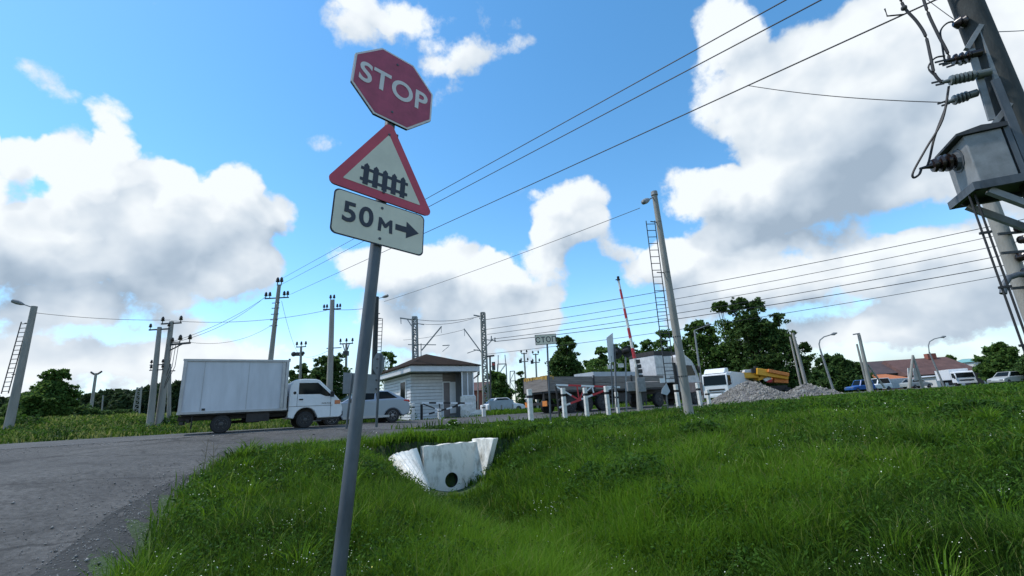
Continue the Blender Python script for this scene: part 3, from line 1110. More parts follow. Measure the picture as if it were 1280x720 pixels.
def build_gravel():
    """loose stones on the verge, along the asphalt edge and scattered on the apron"""
    g = np.random.default_rng(55)
    n = 5600
    y = np.concatenate([g.uniform(1.5, 13, n // 2), g.uniform(3, 17.5, n // 4)])
    x = xapron(y) + np.concatenate([g.normal(.35, .35, n // 2) * np.interp(y[:n // 2], [4, 11], [1, .4]), -g.exponential(.7, n // 4)])
    s_ = g.uniform(-6, 22, n // 4)
    e_ = g.exponential(.35, n // 4) * np.sign(g.uniform(-1, 3, n // 4))
    x = np.concatenate([x, -9.2 + UX * s_ + UY * e_])
    y = np.concatenate([y, 15.8 + UY * s_ - UX * e_])
    n = len(x)
    P = np.stack([x, y, height(x, y) + .02], -1)
    s = (g.uniform(.004, .014, n) * np.where(g.uniform(0, 1, n) < .03, 2.2, 1))[:, None, None] * np.maximum(1, np.hypot(x, y) / 14)[:, None, None]
    octa = np.array([[1, 0, 0], [-1, 0, 0], [0, 1, 0], [0, -1, 0], [0, 0, .7], [0, 0, -.7]], float)
    V = P[:, None] + octa[None] * g.uniform(.6, 1.3, (n, 6, 1)) * s + g.normal(0, .2, (n, 6, 3)) * s
    tri = np.array([[0, 2, 4], [2, 1, 4], [1, 3, 4], [3, 0, 4], [2, 0, 5], [1, 2, 5], [3, 1, 5], [0, 3, 5]])
    T = np.arange(n)[:, None, None] * 6 + tri[None]
    o = np_mesh('gravel', V.reshape(-1, 3), None, T.reshape(-1, 3), mat('loose_gravel', (.09, .09, .088), .9, scale=2.5, col2=(.34, .335, .32), detail=2))
    tag(o, 'loose pale gravel along the crumbling asphalt edge', 'gravel', kind='stuff')


build_gravel()


# ------------------------------------------------------------------ trees
def tree(px, base_py, Y, top_py, width_px, label, kind='mid', n=7000, group='background trees', name='tree', lobes=26, trunk=True, bottom=0.12, leaf=None, squash=1.0, airy=0.0):
    p = at(px, base_py, Y)
    top = at(px, top_py, Y)
    base = Vector((p.x, p.y, H(p.x, p.y) - 0.1))
    hgt = top.z - base.z
    half = width_px / FPX * Y / cF.y / 2 * 0.95
    g = np.random.default_rng(int(px * 7 + top_py))
    n = int(n * 2.3)
    t = thing(name, label, 'tree', base, 0, group)
    mb = MB()
    tips = []
    if kind == 'pine':
        mb.tube([(0, 0, 0), (0, 0, hgt * .5), (0, 0, hgt * .97)], [hgt * .022, hgt * .014, hgt * .003], 7)
        pts = []
        nl = 15
        for L in range(nl):
            zz = hgt * (bottom + (0.98 - bottom) * L / (nl - 1))
            rad = half * (1 - (L / nl)) ** 0.85 * g.uniform(.75, 1.15)
            for k in range(7):
                a = g.uniform(0, 2 * PI)
                m = max(4, n // (nl * 7))
                s = g.uniform(0, 1, m)
                q = np.stack([np.cos(a) * rad * s, np.sin(a) * rad * s, zz - rad * .25 * s + g.normal(0, hgt * .012, m)], -1)
                q += g.normal(0, half * .06, (m, 3))
                pts.append(q)
        P = np.concatenate(pts)
    else:
        fork = hgt * 0.30
        mb.tube([(0, 0, 0), (hgt * .008, 0, fork * .6), (hgt * .02, hgt * .01, fork), (hgt * .01, 0, hgt * .75)],
                [hgt * .028, hgt * .022, hgt * .017, hgt * .004], 8)
        pts = []
        for k in range(lobes):
            a = g.uniform(0, 2 * PI)
            f = g.uniform(0, 1) ** .85
            zz = bottom + (1 - bottom) * f
            prof = math.sin(min(1, (0.10 + 0.90 * (1 - f)) ** 0.8 * 1.15) * PI / 2) * (0.74 + 0.26 * min(1, f * 4))
            rad = half * prof * math.sqrt(g.uniform(.1, 1)) * g.uniform(.65, .98)
            lr = half * g.uniform(.18, .36) * (1 - .30 * f)
            c = np.array([math.cos(a) * rad, math.sin(a) * rad, min(zz * hgt, hgt * 1.0 - lr * .55)])
            tips.append((c, lr))
            ns = int(g.integers(15, 25))
            tint = g.normal(0, .10)
            for q_ in range(ns):
                d = g.normal(0, 1, 3)
                d[2] = d[2] * .8 + .25
                d /= np.linalg.norm(d)
                sc = c + d * lr * g.uniform(.35, 1.3) * np.array([1, 1, .85 * squash])
                sr = lr * g.uniform(.14, .42)
                m = max(6, int(n * 1.15 / lobes / ns * g.uniform(.5, 1.5)))
                dd = g.normal(0, 1, (m, 3))
                dd /= np.linalg.norm(dd, axis=1, keepdims=True)
                pts.append(sc + dd * (sr * g.uniform(.15, 1.0, m) ** .6 * np.where(g.uniform(0, 1, m) < .2, 1.6, 1.0))[:, None] * np.array([1.15, 1.15, .85]))
        m = int(n * max(.05, .42 - .40 * airy))              # inner foliage that ties the clumps together
        f = g.uniform(0, 1, m) ** 1.25
        pr = np.sin(np.minimum(1, (0.14 + 0.86 * (1 - f)) ** 0.75 * 1.15) * PI / 2) * (0.72 + 0.28 * np.minimum(1, f * 4))
        a = g.uniform(0, 2 * PI, m)
        rr = half * .78 * pr * np.sqrt(g.uniform(0, 1, m))
        pts.append(np.stack([rr * np.cos(a), rr * np.sin(a), (bottom + (1 - bottom) * f) * .82 * hgt], -1))
        P = np.concatenate(pts)
        for c, lr in tips:
            st = Vector((hgt * .015, 0, min(c[2] * .7, hgt * g.uniform(.25, .6))))
            e_ = Vector(c)
            mid_ = (st + e_) / 2 + Vector((0, 0, -hgt * .03))
            mb.tube([st, mid_, e_], [hgt * .008, hgt * .005, hgt * .002], 5)
    P[:, 2] = np.maximum(P[:, 2], 0.15)
    if trunk:
        mb.build('trunk', 'bark', t, smooth=True)
    size = (leaf or max(0.08, Y * 0.0034)) * g.uniform(.6, 1.5, len(P))
    # every lobe keeps its own slight tint
    v, q, h = leaf_cards(P, size, g, 0.25, 1.6, 0.42, 0.2)
    o = np_mesh('crown', v, q, None, {'mid': 'leaf_mid', 'dark': 'leaf_dark', 'pine': 'leaf_pine'}[kind], h)
    o.parent = t
    return t


tree(948, 492, 62, 374, 84, 'tallest tree, wide dark crown behind the yellow crane', 'dark', 9000, lobes=30, airy=.4)
tree(920, 492, 64, 378, 58, 'tall open-crowned tree on the left shoulder of the tallest tree', 'mid', 6000, lobes=22, airy=.6)
tree(984, 490, 60, 394, 74, 'rounded dark tree behind the pair of leaning concrete posts', 'dark', 6500, lobes=24)
tree(882, 494, 66, 403, 72, 'mid green tree between the lorry cab and the tallest tree', 'mid', 6500, lobes=24)
tree(832, 498, 62, 410, 56, 'loose tree showing above the grey lorry cab', 'mid', 4200, lobes=18, airy=.5)
tree(788, 500, 60, 427, 78, 'green tree behind the raised barrier boom', 'mid', 5200, lobes=20)
tree(752, 502, 66, 436, 58, 'small green tree left of the raised barrier boom', 'mid', 3600, lobes=16)
tree(710, 508, 52, 423, 66, 'dense dark tree right of the small white plate sign', 'dark', 7000, lobes=26)
tree(625, 512, 62, 462, 42, 'bright green bushy tree beyond the lattice mast', 'mid', 3600, lobes=16, bottom=.03)
tree(483, 520, 46, 425, 34, 'thin sparse tree behind the gatehouse roof', 'mid', 1500, lobes=13, airy=.8)
tree(405, 528, 48, 448, 74, 'broad tree above the white truck cab', 'dark', 6500, lobes=26, bottom=.03)
tree(370, 530, 52, 458, 50, 'low round tree between the truck box and its cab', 'dark', 3800, lobes=18, bottom=.03)
tree(52, 545, 32, 466, 62, 'leafy dark tree beside the left lamp post', 'mid', 7500, lobes=30, bottom=.02)
tree(14, 548, 35, 494, 46, 'low bush at the left edge behind the lamp post', 'dark', 3500, lobes=18, bottom=.02, name='bush')
tree(90, 543, 38, 512, 66, 'dark low bush in front of the left woods', 'dark', 3800, lobes=20, bottom=.02, name='bush')
tree(135, 540, 40, 516, 56, 'dark low bush beside the tapered lattice mast', 'dark', 3000, lobes=18, bottom=.02, name='bush')
tree(1052, 486, 85, 446, 66, 'wide dark bushy tree behind the blue truck', 'dark', 6500, lobes=26, bottom=.02)
tree(1072, 485, 88, 450, 36, 'dark bushy tree at the left end of the red roofs', 'dark', 3800, lobes=18, bottom=.02)
tree(1018, 488, 72, 462, 50, 'low dark bush under the curved street lamp', 'dark', 2500, lobes=14, bottom=.02, name='bush')
tree(1262, 478, 62, 430, 60, 'dark broad tree behind the twin conduits at the right edge', 'mid', 7500, lobes=28, bottom=.02)
tree(1320, 476, 55, 424, 80, 'big dark tree just outside the right edge', 'dark', 5000, lobes=24, bottom=.02)
tree(1198, 480, 125, 443, 16, 'small tree peeping over the red roof near its chimney', 'mid', 900, lobes=9)
tree(655, 512, 120, 464, 26, 'far small tree under the pair of distant poles', 'dark', 1200, lobes=10)


tree(862, 497, 70, 440, 60, 'dark bushy tree low behind the grey lorry cab', 'dark', 4200, lobes=18, bottom=.02)
tree(735, 505, 72, 452, 60, 'low green tree filling the gap right of the dense dark tree', 'mid', 3600, lobes=16, bottom=.02)


def build_woods():
    """far woods that read as one mass: many pine and leaf crowns"""
    g = np.random.default_rng(9)
    VV, QQ, HH = [], [], []
    b = 0
    items = []
    for k in range(230):       # left woods, pixel x -120 .. 480
        px = g.uniform(-140, 470)
        prof = np.interp(px, [-140, 60, 100, 150, 195, 225, 300, 480], [500, 500, 498, 489, 485, 477, 486, 496])
        items.append((px, g.uniform(75, 110), prof + g.uniform(-3, 10)))
    for k in range(80):       # rear line to the right
        px = g.uniform(560, 1500)
        prof = np.interp(px, [560, 700, 900, 1050, 1500], [494, 486, 470, 466, 452])
        items.append((px, g.uniform(110, 160), prof + g.uniform(-2, 8)))
    for (px, Y, tp) in items:
        top = at(px, tp, Y)
        z0 = 1.0
        hgt = max(2.0, top.z - z0)
        m = 520
        f = g.uniform(0, 1, m)
        rad = hgt * .30 * (1 - f) ** .6 + .2
        a = g.uniform(0, 2 * PI, m)
        rr = rad * np.sqrt(g.uniform(.2, 1, m))
        P = np.stack([top.x + rr * np.cos(a), top.y + rr * np.sin(a), z0 + f * hgt], -1)
        v, q, h = leaf_cards(P, Y * .0085 * g.uniform(.6, 1.5, m), g, .2, 1.6, .4, .2)
        VV.append(v)
        QQ.append(q + b)
        HH.append(h)
        b += len(v)
    o = np_mesh('woods', np.concatenate(VV), np.concatenate(QQ), None, 'leaf_pine', np.concatenate(HH))
    tag(o, 'far dark woods along the horizon', 'woods', kind='stuff')


build_woods()

# ================================================================== THINGS
# ------------------------------------------------------------------ foreground sign post
def sign_post():
    zl = Vector((0.045, 0.11, 0.993)).normalized()
    xl = Vector((0.762, 0.642, -0.09))
    xl = (xl - zl * xl.dot(zl)).normalized()
    yl = zl.cross(xl)
    foot = Vector((-0.927, 2.994, CAMZ + 1.19)) + yl * 0.065 - zl * 2.75
    t = thing('road_sign', 'near grey post with red STOP octagon, railway warning triangle and 50 m plate', 'road sign')
    t.matrix_world = Matrix(((xl.x, yl.x, zl.x, foot.x), (xl.y, yl.y, zl.y, foot.y), (xl.z, yl.z, zl.z, foot.z), (0, 0, 0, 1)))
    inv = t.matrix_world.inverted()
    b = MB()
    b.cyl((0, 0, 0), (0, 0, 4.24), 0.041, n=24)
    b.build('post', 'galv', t, smooth=True)

    def plate(name, ctr, tilt, poly, m, y=-0.058, th=0.004):
        c = inv @ Vector(ctr)
        e = MB().prism(poly, 0, th).build(name, m, t)
        hi = max(p_[1] for p_ in poly)
        for zz in {'stop_plate': (.255, -.255), 'warning_plate': (.07, .60), 'distance_plate': (.30, .05)}[name]:
            MB().lathe((0, -.0022, zz), (0, -1, 0), [(0, .011), (.004, .011), (.006, .006)], 8).build('bolt_head', 'galv', e, smooth=True)
        e.location = (c.x, y, c.z)
        e.rotation_euler = (0, tilt, 0)
        return e

    def inset(poly, s):
        return [(p[0] * s, p[1] * s) for p in poly]

    def rounded(poly, r, n=6):
        out = []
        N = len(poly)
        for i in range(N):
            p = Vector((*poly[i], 0))
            a = (Vector((*poly[i - 1], 0)) - p)
            c = (Vector((*poly[(i + 1) % N], 0)) - p)
            an, cn = a.normalized(), c.normalized()
            half = an.angle(cn) / 2
            L = r / math.tan(half)
            ce = p + (an + cn).normalized() * (r / math.sin(half))
            s0, s1 = p + an * L - ce, p + cn * L - ce
            for k in range(n + 1):
                q = (s0.normalized() * (1 - k / n) + s1.normalized() * (k / n)).normalized() * r
                out.append((ce.x + q.x, ce.y + q.y))
        return out
    # octagon
    o, q = .145, .35
    octo = [(-o, q), (o, q), (q, o), (q, -o), (o, -q), (-o, -q), (-q, -o), (-q, o)]
    p = plate('stop_plate', (-0.856, 3.123, CAMZ + 2.637), 0.0, octo, 'sign_letter')
    f = MB().prism(inset(octo, .955), -0.0022, -0.0002).build('red_face', 'sign_red', p)
    MB().prism(inset(octo, 1.0), .0045, .022).build('back_flange', 'sign_black', p)
    tx = text_mesh('lettering', 'STOP', 0.262, 'sign_letter', p, bold=0.0055, spacing=1.05)
    tx.location = (0.0, -0.0045, 0.005)
    for v in tx.data.vertices:
        v.co.z *= 1.04
        v.co.x *= 0.935
    # triangle
    s = .857
    h = s * math.sqrt(3) / 2
    tri = [(-s / 2, 0), (s / 2, 0), (0, h)]
    cen = Vector((0, h / 3))

    def tri_in(k, r):
        return rounded([((a - cen.x) * k + cen.x, (b_ - cen.y) * k + cen.y) for a, b_ in tri], r)
    p = plate('warning_plate', (-0.9146, 3.019, CAMZ + 1.553), -0.013, tri_in(1, .042), 'sign_red2', y=-0.064)
    MB().prism(tri_in(.985, .042), .0045, .02).build('back_flange', 'sign_black', p)
    MB().prism(tri_in(.715, .006), -0.0022, -0.0002).build('white_field', 'sign_white', p)
    # railway gate pictogram
    g = MB()
    zb = .155
    zb = .130
    for k in range(5):
        x = -0.146 + k * .073
        g.prism([(x - .020, zb - .050), (x + .020, zb - .050), (x + .020, zb + .112), (x, zb + .135), (x - .020, zb + .112)], -.0045, -.0024)
    for zz in (zb + .082, zb - .012):
        xs = [-.188] + [v for k in range(5) for v in (-0.146 + k * .073 - .0201, -0.146 + k * .073 + .0201)] + [.188]
        for k in range(0, len(xs), 2):
            g.prism([(xs[k], zz - .0125), (xs[k + 1], zz - .0125), (xs[k + 1], zz + .0125), (xs[k], zz + .0125)], -.0045, -.0024)
    g.build('pictogram', 'sign_black', p)
    # distance plate
    rect = rounded([(-.35, 0), (.35, 0), (.35, .35), (-.35, .35)], .04)
    p = plate('distance_plate', (-0.927, 2.994, CAMZ + 1.19), -0.030, rect, 'sign_black')
    MB().prism([(a * .972, (b_ - .175) * .95 + .175) for a, b_ in rect], -.0022, -.0002).build('white_field', 'sign_white', p)
    tx = text_mesh('lettering', '50', 0.215, 'sign_black', p, bold=0.005, spacing=1.12)
    tx.location = (-.170, -.0045, .19)
    lm = MB()
    x0, x1, zb_, zt_, sw = -.022, .090, .112, .222, .024
    xm = (x0 + x1) / 2
    for poly in ([(x0, zb_), (x0 + sw, zb_), (x0 + sw * 1.15, zt_ - .045), (x0 + sw * .9, zt_), (x0 + .004, zt_)],
                 [(x1 - sw, zb_), (x1, zb_), (x1 - .004, zt_), (x1 - sw * .9, zt_), (x1 - sw * 1.15, zt_ - .045)],
                 [(x0 + sw * .92, zt_), (x0 + sw * 1.17, zt_ - .047), (xm - .008, zb_ + .035), (xm, zb_ + .035), (xm, zb_ + .068)],
                 [(x1 - sw * .92, zt_), (xm + .0003, zb_ + .068), (xm + .0003, zb_ + .035), (xm + .008, zb_ + .035), (x1 - sw * 1.17, zt_ - .047)]):
        lm.prism(poly, -.0045, -.0024)
    lm.build('lettering', 'sign_black', p)
    ar = MB()
    ar.prism([(.112, .158), (.20, .158), (.20, .112), (.305, .182), (.20, .252), (.20, .206), (.112, .206)], -.0045, -.0024)
    ar.build('arrow', 'sign_black', p)
    # clamps
    for zz in (2.90, 3.33, 3.75, 4.0):
        c = MB()
        c.box((0, -0.026, zz), (.12, .052, .03))
        c.cyl((0, 0, zz - .016), (0, 0, zz + .016), .048, n=16)
        c.build('clamp', 'steel_dark', t)


sign_post()


# ------------------------------------------------------------------ culvert
def culvert():
    A = Vector((-2.72, 13.2, 0))
    t = thing('culvert', 'whitewashed concrete culvert headwall with round pipe mouth and wing walls in the ditch', 'culvert', (A.x, A.y, -0.75), math.atan2(UY, UX))
    # local x along the road, local y away from the camera
    L = 1.78
    zt, zb = .67 + .75, 0.0
    pipe_x, pipe_z, pr = 0.84, 0.43, 0.20
    mb = MB()
    # front face with a round hole: ring of quads between circle and rectangle
    N = 32
    circ = [(pipe_x + pr * math.cos(2 * PI * k / N), pipe_z + pr * math.sin(2 * PI * k / N)) for k in range(N)]

    def onrect(k):
        a = 2 * PI * k / N
        c, s = math.cos(a), math.sin(a)
        x0, x1, z0, z1 = 0, L, -.3, zt
        cand = []
        if c > 1e-6:
            cand.append((x1 - pipe_x) / c)
        if c < -1e-6:
            cand.append((x0 - pipe_x) / c)
        if s > 1e-6:
            cand.append((z1 - pipe_z) / s)
        if s < -1e-6:
            cand.append((z0 - pipe_z) / s)
        d = min(cand)
        return (pipe_x + c * d, pipe_z + s * d)
    rect = [onrect(k) for k in range(N)]
    for (x, z) in [(0, -.3), (L, -.3), (L, zt), (0, zt)]:      # pull the nearest ring vertex to each corner
        i = min(range(N), key=lambda k: (rect[k][0] - x) ** 2 + (rect[k][1] - z) ** 2)
        rect[i] = (x, z)
    gj = random.Random(8)
    rect = [(x, z - gj.uniform(0, .035)) if z > zt - 1e-3 else (x, z) for x, z in rect]
    vs = [(x, 0, z) for x, z in circ] + [(x, 0, z) for x, z in rect] + [(x, .28, z) for x, z in circ] + [(x, .28, z) for x, z in rect]
    fs = []
    for k in range(N):
        k2 = (k + 1) % N
        fs += [(k, k2, N + k2, N + k), (2 * N + k, 3 * N + k, 3 * N + k2, 2 * N + k2), (k, 2 * N + k, 2 * N + k2, k2), (N + k, N + k2, 3 * N + k2, 3 * N + k)]
    mb.add(vs, fs)
    mb.build('headwall', 'limewash', t)
    # pipe
    p = MB()
    ring = []
    for (yy, r) in ((.004, pr - .004), (3.5, pr - .004)):
        for k in range(24):
            ring.append((pipe_x + r * math.cos(2 * PI * k / 24), yy, pipe_z + r * math.sin(2 * PI * k / 24)))
    p.add(ring, [(k, (k + 1) % 24, 24 + (k + 1) % 24, 24 + k) for k in range(24)] + [tuple(range(24, 48))])
    p.build('pipe', 'culvert_dark', t)
    inv = (Matrix.Translation((A.x, A.y, -0.75)) @ Matrix.Rotation(math.atan2(UY, UX), 4, 'Z')).inverted()

    def rough_wall(name, q, tvec):
        """thick slab between four corners with a broken, uneven upper edge"""
        q = [inv @ Vector(p_) for p_ in q]
        a, b_, c, d = q            # top from a to b, bottom c (under b), d (under a)
        n = 14
        g = random.Random(name + str(a.x))
        tv = inv.to_3x3() @ Vector(tvec)
        m_ = MB()
        for side in (0, 1):
            for k in range(n + 1):
                f = k / n
                top = a.lerp(b_, f) + Vector((0, 0, g.uniform(-.025, .015) if 0 < k < n else 0))
                bot = d.lerp(c, f)
                off = tv * side
                m_.v += [top + off, bot + off]
        N2 = 2 * (n + 1)
        for k in range(n):
            i = 2 * k
            m_.f += [(i, i + 1, i + 3, i + 2), (N2 + i, N2 + i + 2, N2 + i + 3, N2 + i + 1), (i, i + 2, N2 + i + 2, N2 + i), (i + 1, N2 + i + 1, N2 + i + 3, i + 3)]
        m_.f += [(0, N2, N2 + 1, 1), (2 * n, 2 * n + 1, N2 + 2 * n + 1, N2 + 2 * n)]
        return m_.build(name, 'limewash', t, bevel=.012)
    # left wing: sloping slab lining the bank, right wing: flared wall
    rough_wall('wing_wall', [at(492, 567, 12.75), at(521.5, 559.5, 13.16), at(537, 606, 13.05), at(538, 624, 11.2)], (-.18, .04, -.12))
    rough_wall('wing_wall', [at(590, 548.5, 14.24), at(617, 548, 13.75), at(603, 606, 13.75), at(585, 610, 14.22)], (.13, .17, 0))


culvert()


# ------------------------------------------------------------------ poles and posts
def base_top(bx, by, tx, ty, Y, Yt=None):
    b = at(bx, by, Y)
    tp = at(tx, ty, Yt or Y)
    base = Vector((b.x, b.y, H(b.x, b.y)))
    return base, tp


def pole_thing(name, label, cat, bx, by, tx, ty, Y, r0, r1, m='concrete', group=None, part='pole', n=12):
    base, tp = base_top(bx, by, tx, ty, Y)
    t = thing(name, label, cat, base, 0, group)
    v = tp - base
    MB().cyl(v * (-0.3 / v.length), v, r0, r1, n).build(part, m, t, smooth=True)
    return t, v, base


def pin_insulator(mb, p, s=1.0):
    p = Vector(p)
    mb.cyl(p, p + Vector((0, 0, .16 * s)), .014 * s, n=5)


def insulator(t, p, s=1.0, m='porcelain_brown', up=1):
    b = MB()
    b.lathe(Vector(p), (0, 0, up), [(0, .018 * s), (.10 * s, .018 * s), (.101 * s, .065 * s), (.15 * s, .075 * s), (.16 * s, .05 * s), (.20 * s, .062 * s), (.25 * s, .045 * s), (.29 * s, .02 * s)], 8)
    return b.build('insulator', m, t, smooth=True)


def crossarm(t, c, half, m='steel_dark', w=.07, ax=(1, 0, 0)):
    a = Vector(ax).normalized()
    MB().bar(Vector(c) - a * half, Vector(c) + a * half, w, w).build('crossarm', m, t)


def lamp_head(t, p, d, L=.62, m='steel_grey'):
    """road lamp: arm and flattened lantern pointing along d from p"""
    d = Vector(d).normalized()
    p = Vector(p)
    MB().tube([p, p + d * .5], .028, 6).build('lamp_arm', m, t, smooth=True)
    q0, q1 = p + d * .45, p + d * (.45 + L)
    b = MB()
    b.tube([q0, q0 + d * .12, q0 + d * (L * .55), q1 - d * .06, q1], [.04, .085, .115, .10, .03], 10)
    return b.build('lamp_head', m, t, smooth=True)


def ladder(t, p0, p1, w, side, m='steel_dark', n=18, r=.018):
    p0, p1, s = Vector(p0), Vector(p1), Vector(side).normalized()
    b = MB()
    b.cyl(p0 - s * w / 2, p1 - s * w / 2, r, n=5)
    b.cyl(p0 + s * w / 2, p1 + s * w / 2, r, n=5)
    for k in range(n + 1):
        c = p0.lerp(p1, (k + .5) / (n + 1))
        b.cyl(c - s * w / 2, c + s * w / 2, r * .8, n=5)
    return b.build('ladder', m, t)


# --- concrete lamp post with ladder, right of centre
def lamp_post_main():
    Y = 17
    t, v, base = pole_thing('lamp_post', 'tall leaning-looking concrete lamp post with ladder in the grass right of the barrier', 'lamp post', 862, 521, 818, 243, Y, .175, .105, n=18)
    top = v
    MB().cyl(v * .995, v + Vector((0, 0, .12)), .14, .13, 14).build('top_cap', 'steel_grey', t)
    d = at(797, 256, Y - .8) - at(815, 247, Y)
    lamp_head(t, top + Vector((-.05, 0, -.12)), d, .6)
    l0, l1 = at(838.5, 478, Y - .15) - base, at(813, 276, Y - .15) - base
    ladder(t, l0, l1, .36, (1, 0.1, 0), n=22, r=.02)
    for f in (.17, .335, .62, .86):
        b = MB()
        c = v * f
        b.cyl(c - Vector((0, 0, .03)), c + Vector((0, 0, .03)), .175 - .07 * f, n=14)
        lc = l0.lerp(l1, (c.z - l0.z) / (l1.z - l0.z)) if l0.z < c.z < l1.z else None
        if lc is not None:
            b.bar(c, lc, .03, .03)
        b.build('bracket', 'steel_dark', t)


lamp_post_main()


def lamp_post_left():
    Y = 22
    t, v, base = pole_thing('lamp_post', 'concrete lamp post with ladder at the far left roadside', 'lamp post', 8, 546, 43, 383, Y, .19, .13)
    d = at(16, 377, Y - .3) - at(40, 385, Y)
    lamp_head(t, v + Vector((0, 0, -.08)), d, .55)
    ladder(t, at(6, 492, Y) - base, at(31, 402, Y) - base, .34, (1, 0, 0), n=15, r=.024)
    for (px, py, qx) in ((21, 468, 15), (37, 404, 31)):
        b = MB()
        b.bar(at(px, py, Y) - base, at(qx, py, Y) - base, .04, .04)
        b.build('bracket', 'steel_dark', t)


lamp_post_left()


def lamp_post_behind():
    Y = 30
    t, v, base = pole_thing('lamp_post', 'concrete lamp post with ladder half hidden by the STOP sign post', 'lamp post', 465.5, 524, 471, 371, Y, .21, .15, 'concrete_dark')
    d = at(486, 371.5, Y - .3) - at(471, 376, Y)
    lamp_head(t, v + Vector((0, 0, -.15)), d, .5)
    ladder(t, at(472, 470, Y) - base, at(475.5, 398, Y) - base, .30, (1, 0, 0), n=14, r=.025)
    MB().bar(at(469, 398, Y) - base, at(477, 398, Y) - base, .05, .05).build('bracket', 'steel_dark', t)
    MB().bar(at(471, 392, Y) - base, at(475, 392, Y) - base, .05, .05).build('bracket', 'steel_dark', t)


lamp_post_behind()


def pole_pair():
    Y = 23.5
    t, v, base = pole_thing('utility_pole', 'left one of the crossed pair of concrete poles left of the box truck', 'utility pole', 186, 541, 199.5, 409, Y, .17, .10)
    crossarm(t, v - Vector((0, 0, .12)), .55)
    for x in (-.5, .5):
        insulator(t, v + Vector((x, 0, -.09)), 1.1)
    for px, py in ((196, 456), (195.5, 462.5)):
        c = at(px, py, Y) - base
        crossarm(t, c, .36, w=.05)
        for x in (-.3, .3):
            insulator(t, c + Vector((x, 0, .02)), .9)
    t, v, base = pole_thing('utility_pole', 'taller concrete pole with switchgear arm beside the box truck', 'utility pole', 197, 542, 214.5, 402, Y + .4, .19, .11)
    crossarm(t, v - Vector((0, 0, .10)), .55)
    for x in (-.5, .5):
        insulator(t, v + Vector((x, 0, -.07)), 1.3)
    c = at(211, 431, Y + .4) - base
    e = at(238, 428.5, Y + .2) - base
    b = MB()
    b.bar(c, e, .06, .10)
    b.bar(c + Vector((.02, 0, -.35)), c.lerp(e, .62) + Vector((0, 0, -.03)), .05, .05)
    b.bar(c + Vector((.0, 0, .12)), c.lerp(e, .5) + Vector((0, 0, .10)), .05, .05)
    b.build('switch_bracket', 'steel_dark', t)
    for f, s in ((.15, 1.1), (.5, 1.5), (.95, 1.4)):
        insulator(t, c.lerp(e, f) + Vector((0, 0, .06)), s)
    b = MB()
    for f in (.2, .33, .46):
        q = c.lerp(e, f)
        b.tube([q, q + Vector((-.03, 0, -1.2)), Vector((c.x - .02 + f * .15, -.1, c.z - 2.6))], .014, 5)
    b.build('cable', 'wire', t)
    t, v, base = pole_thing('pole_strut', 'thin concrete brace pole nearest the rear of the box truck', 'pole brace', 209.5, 541, 212, 455, Y + 1.2, .10, .08)
    crossarm(t, v * .88, .3, w=.05)


pole_pair()


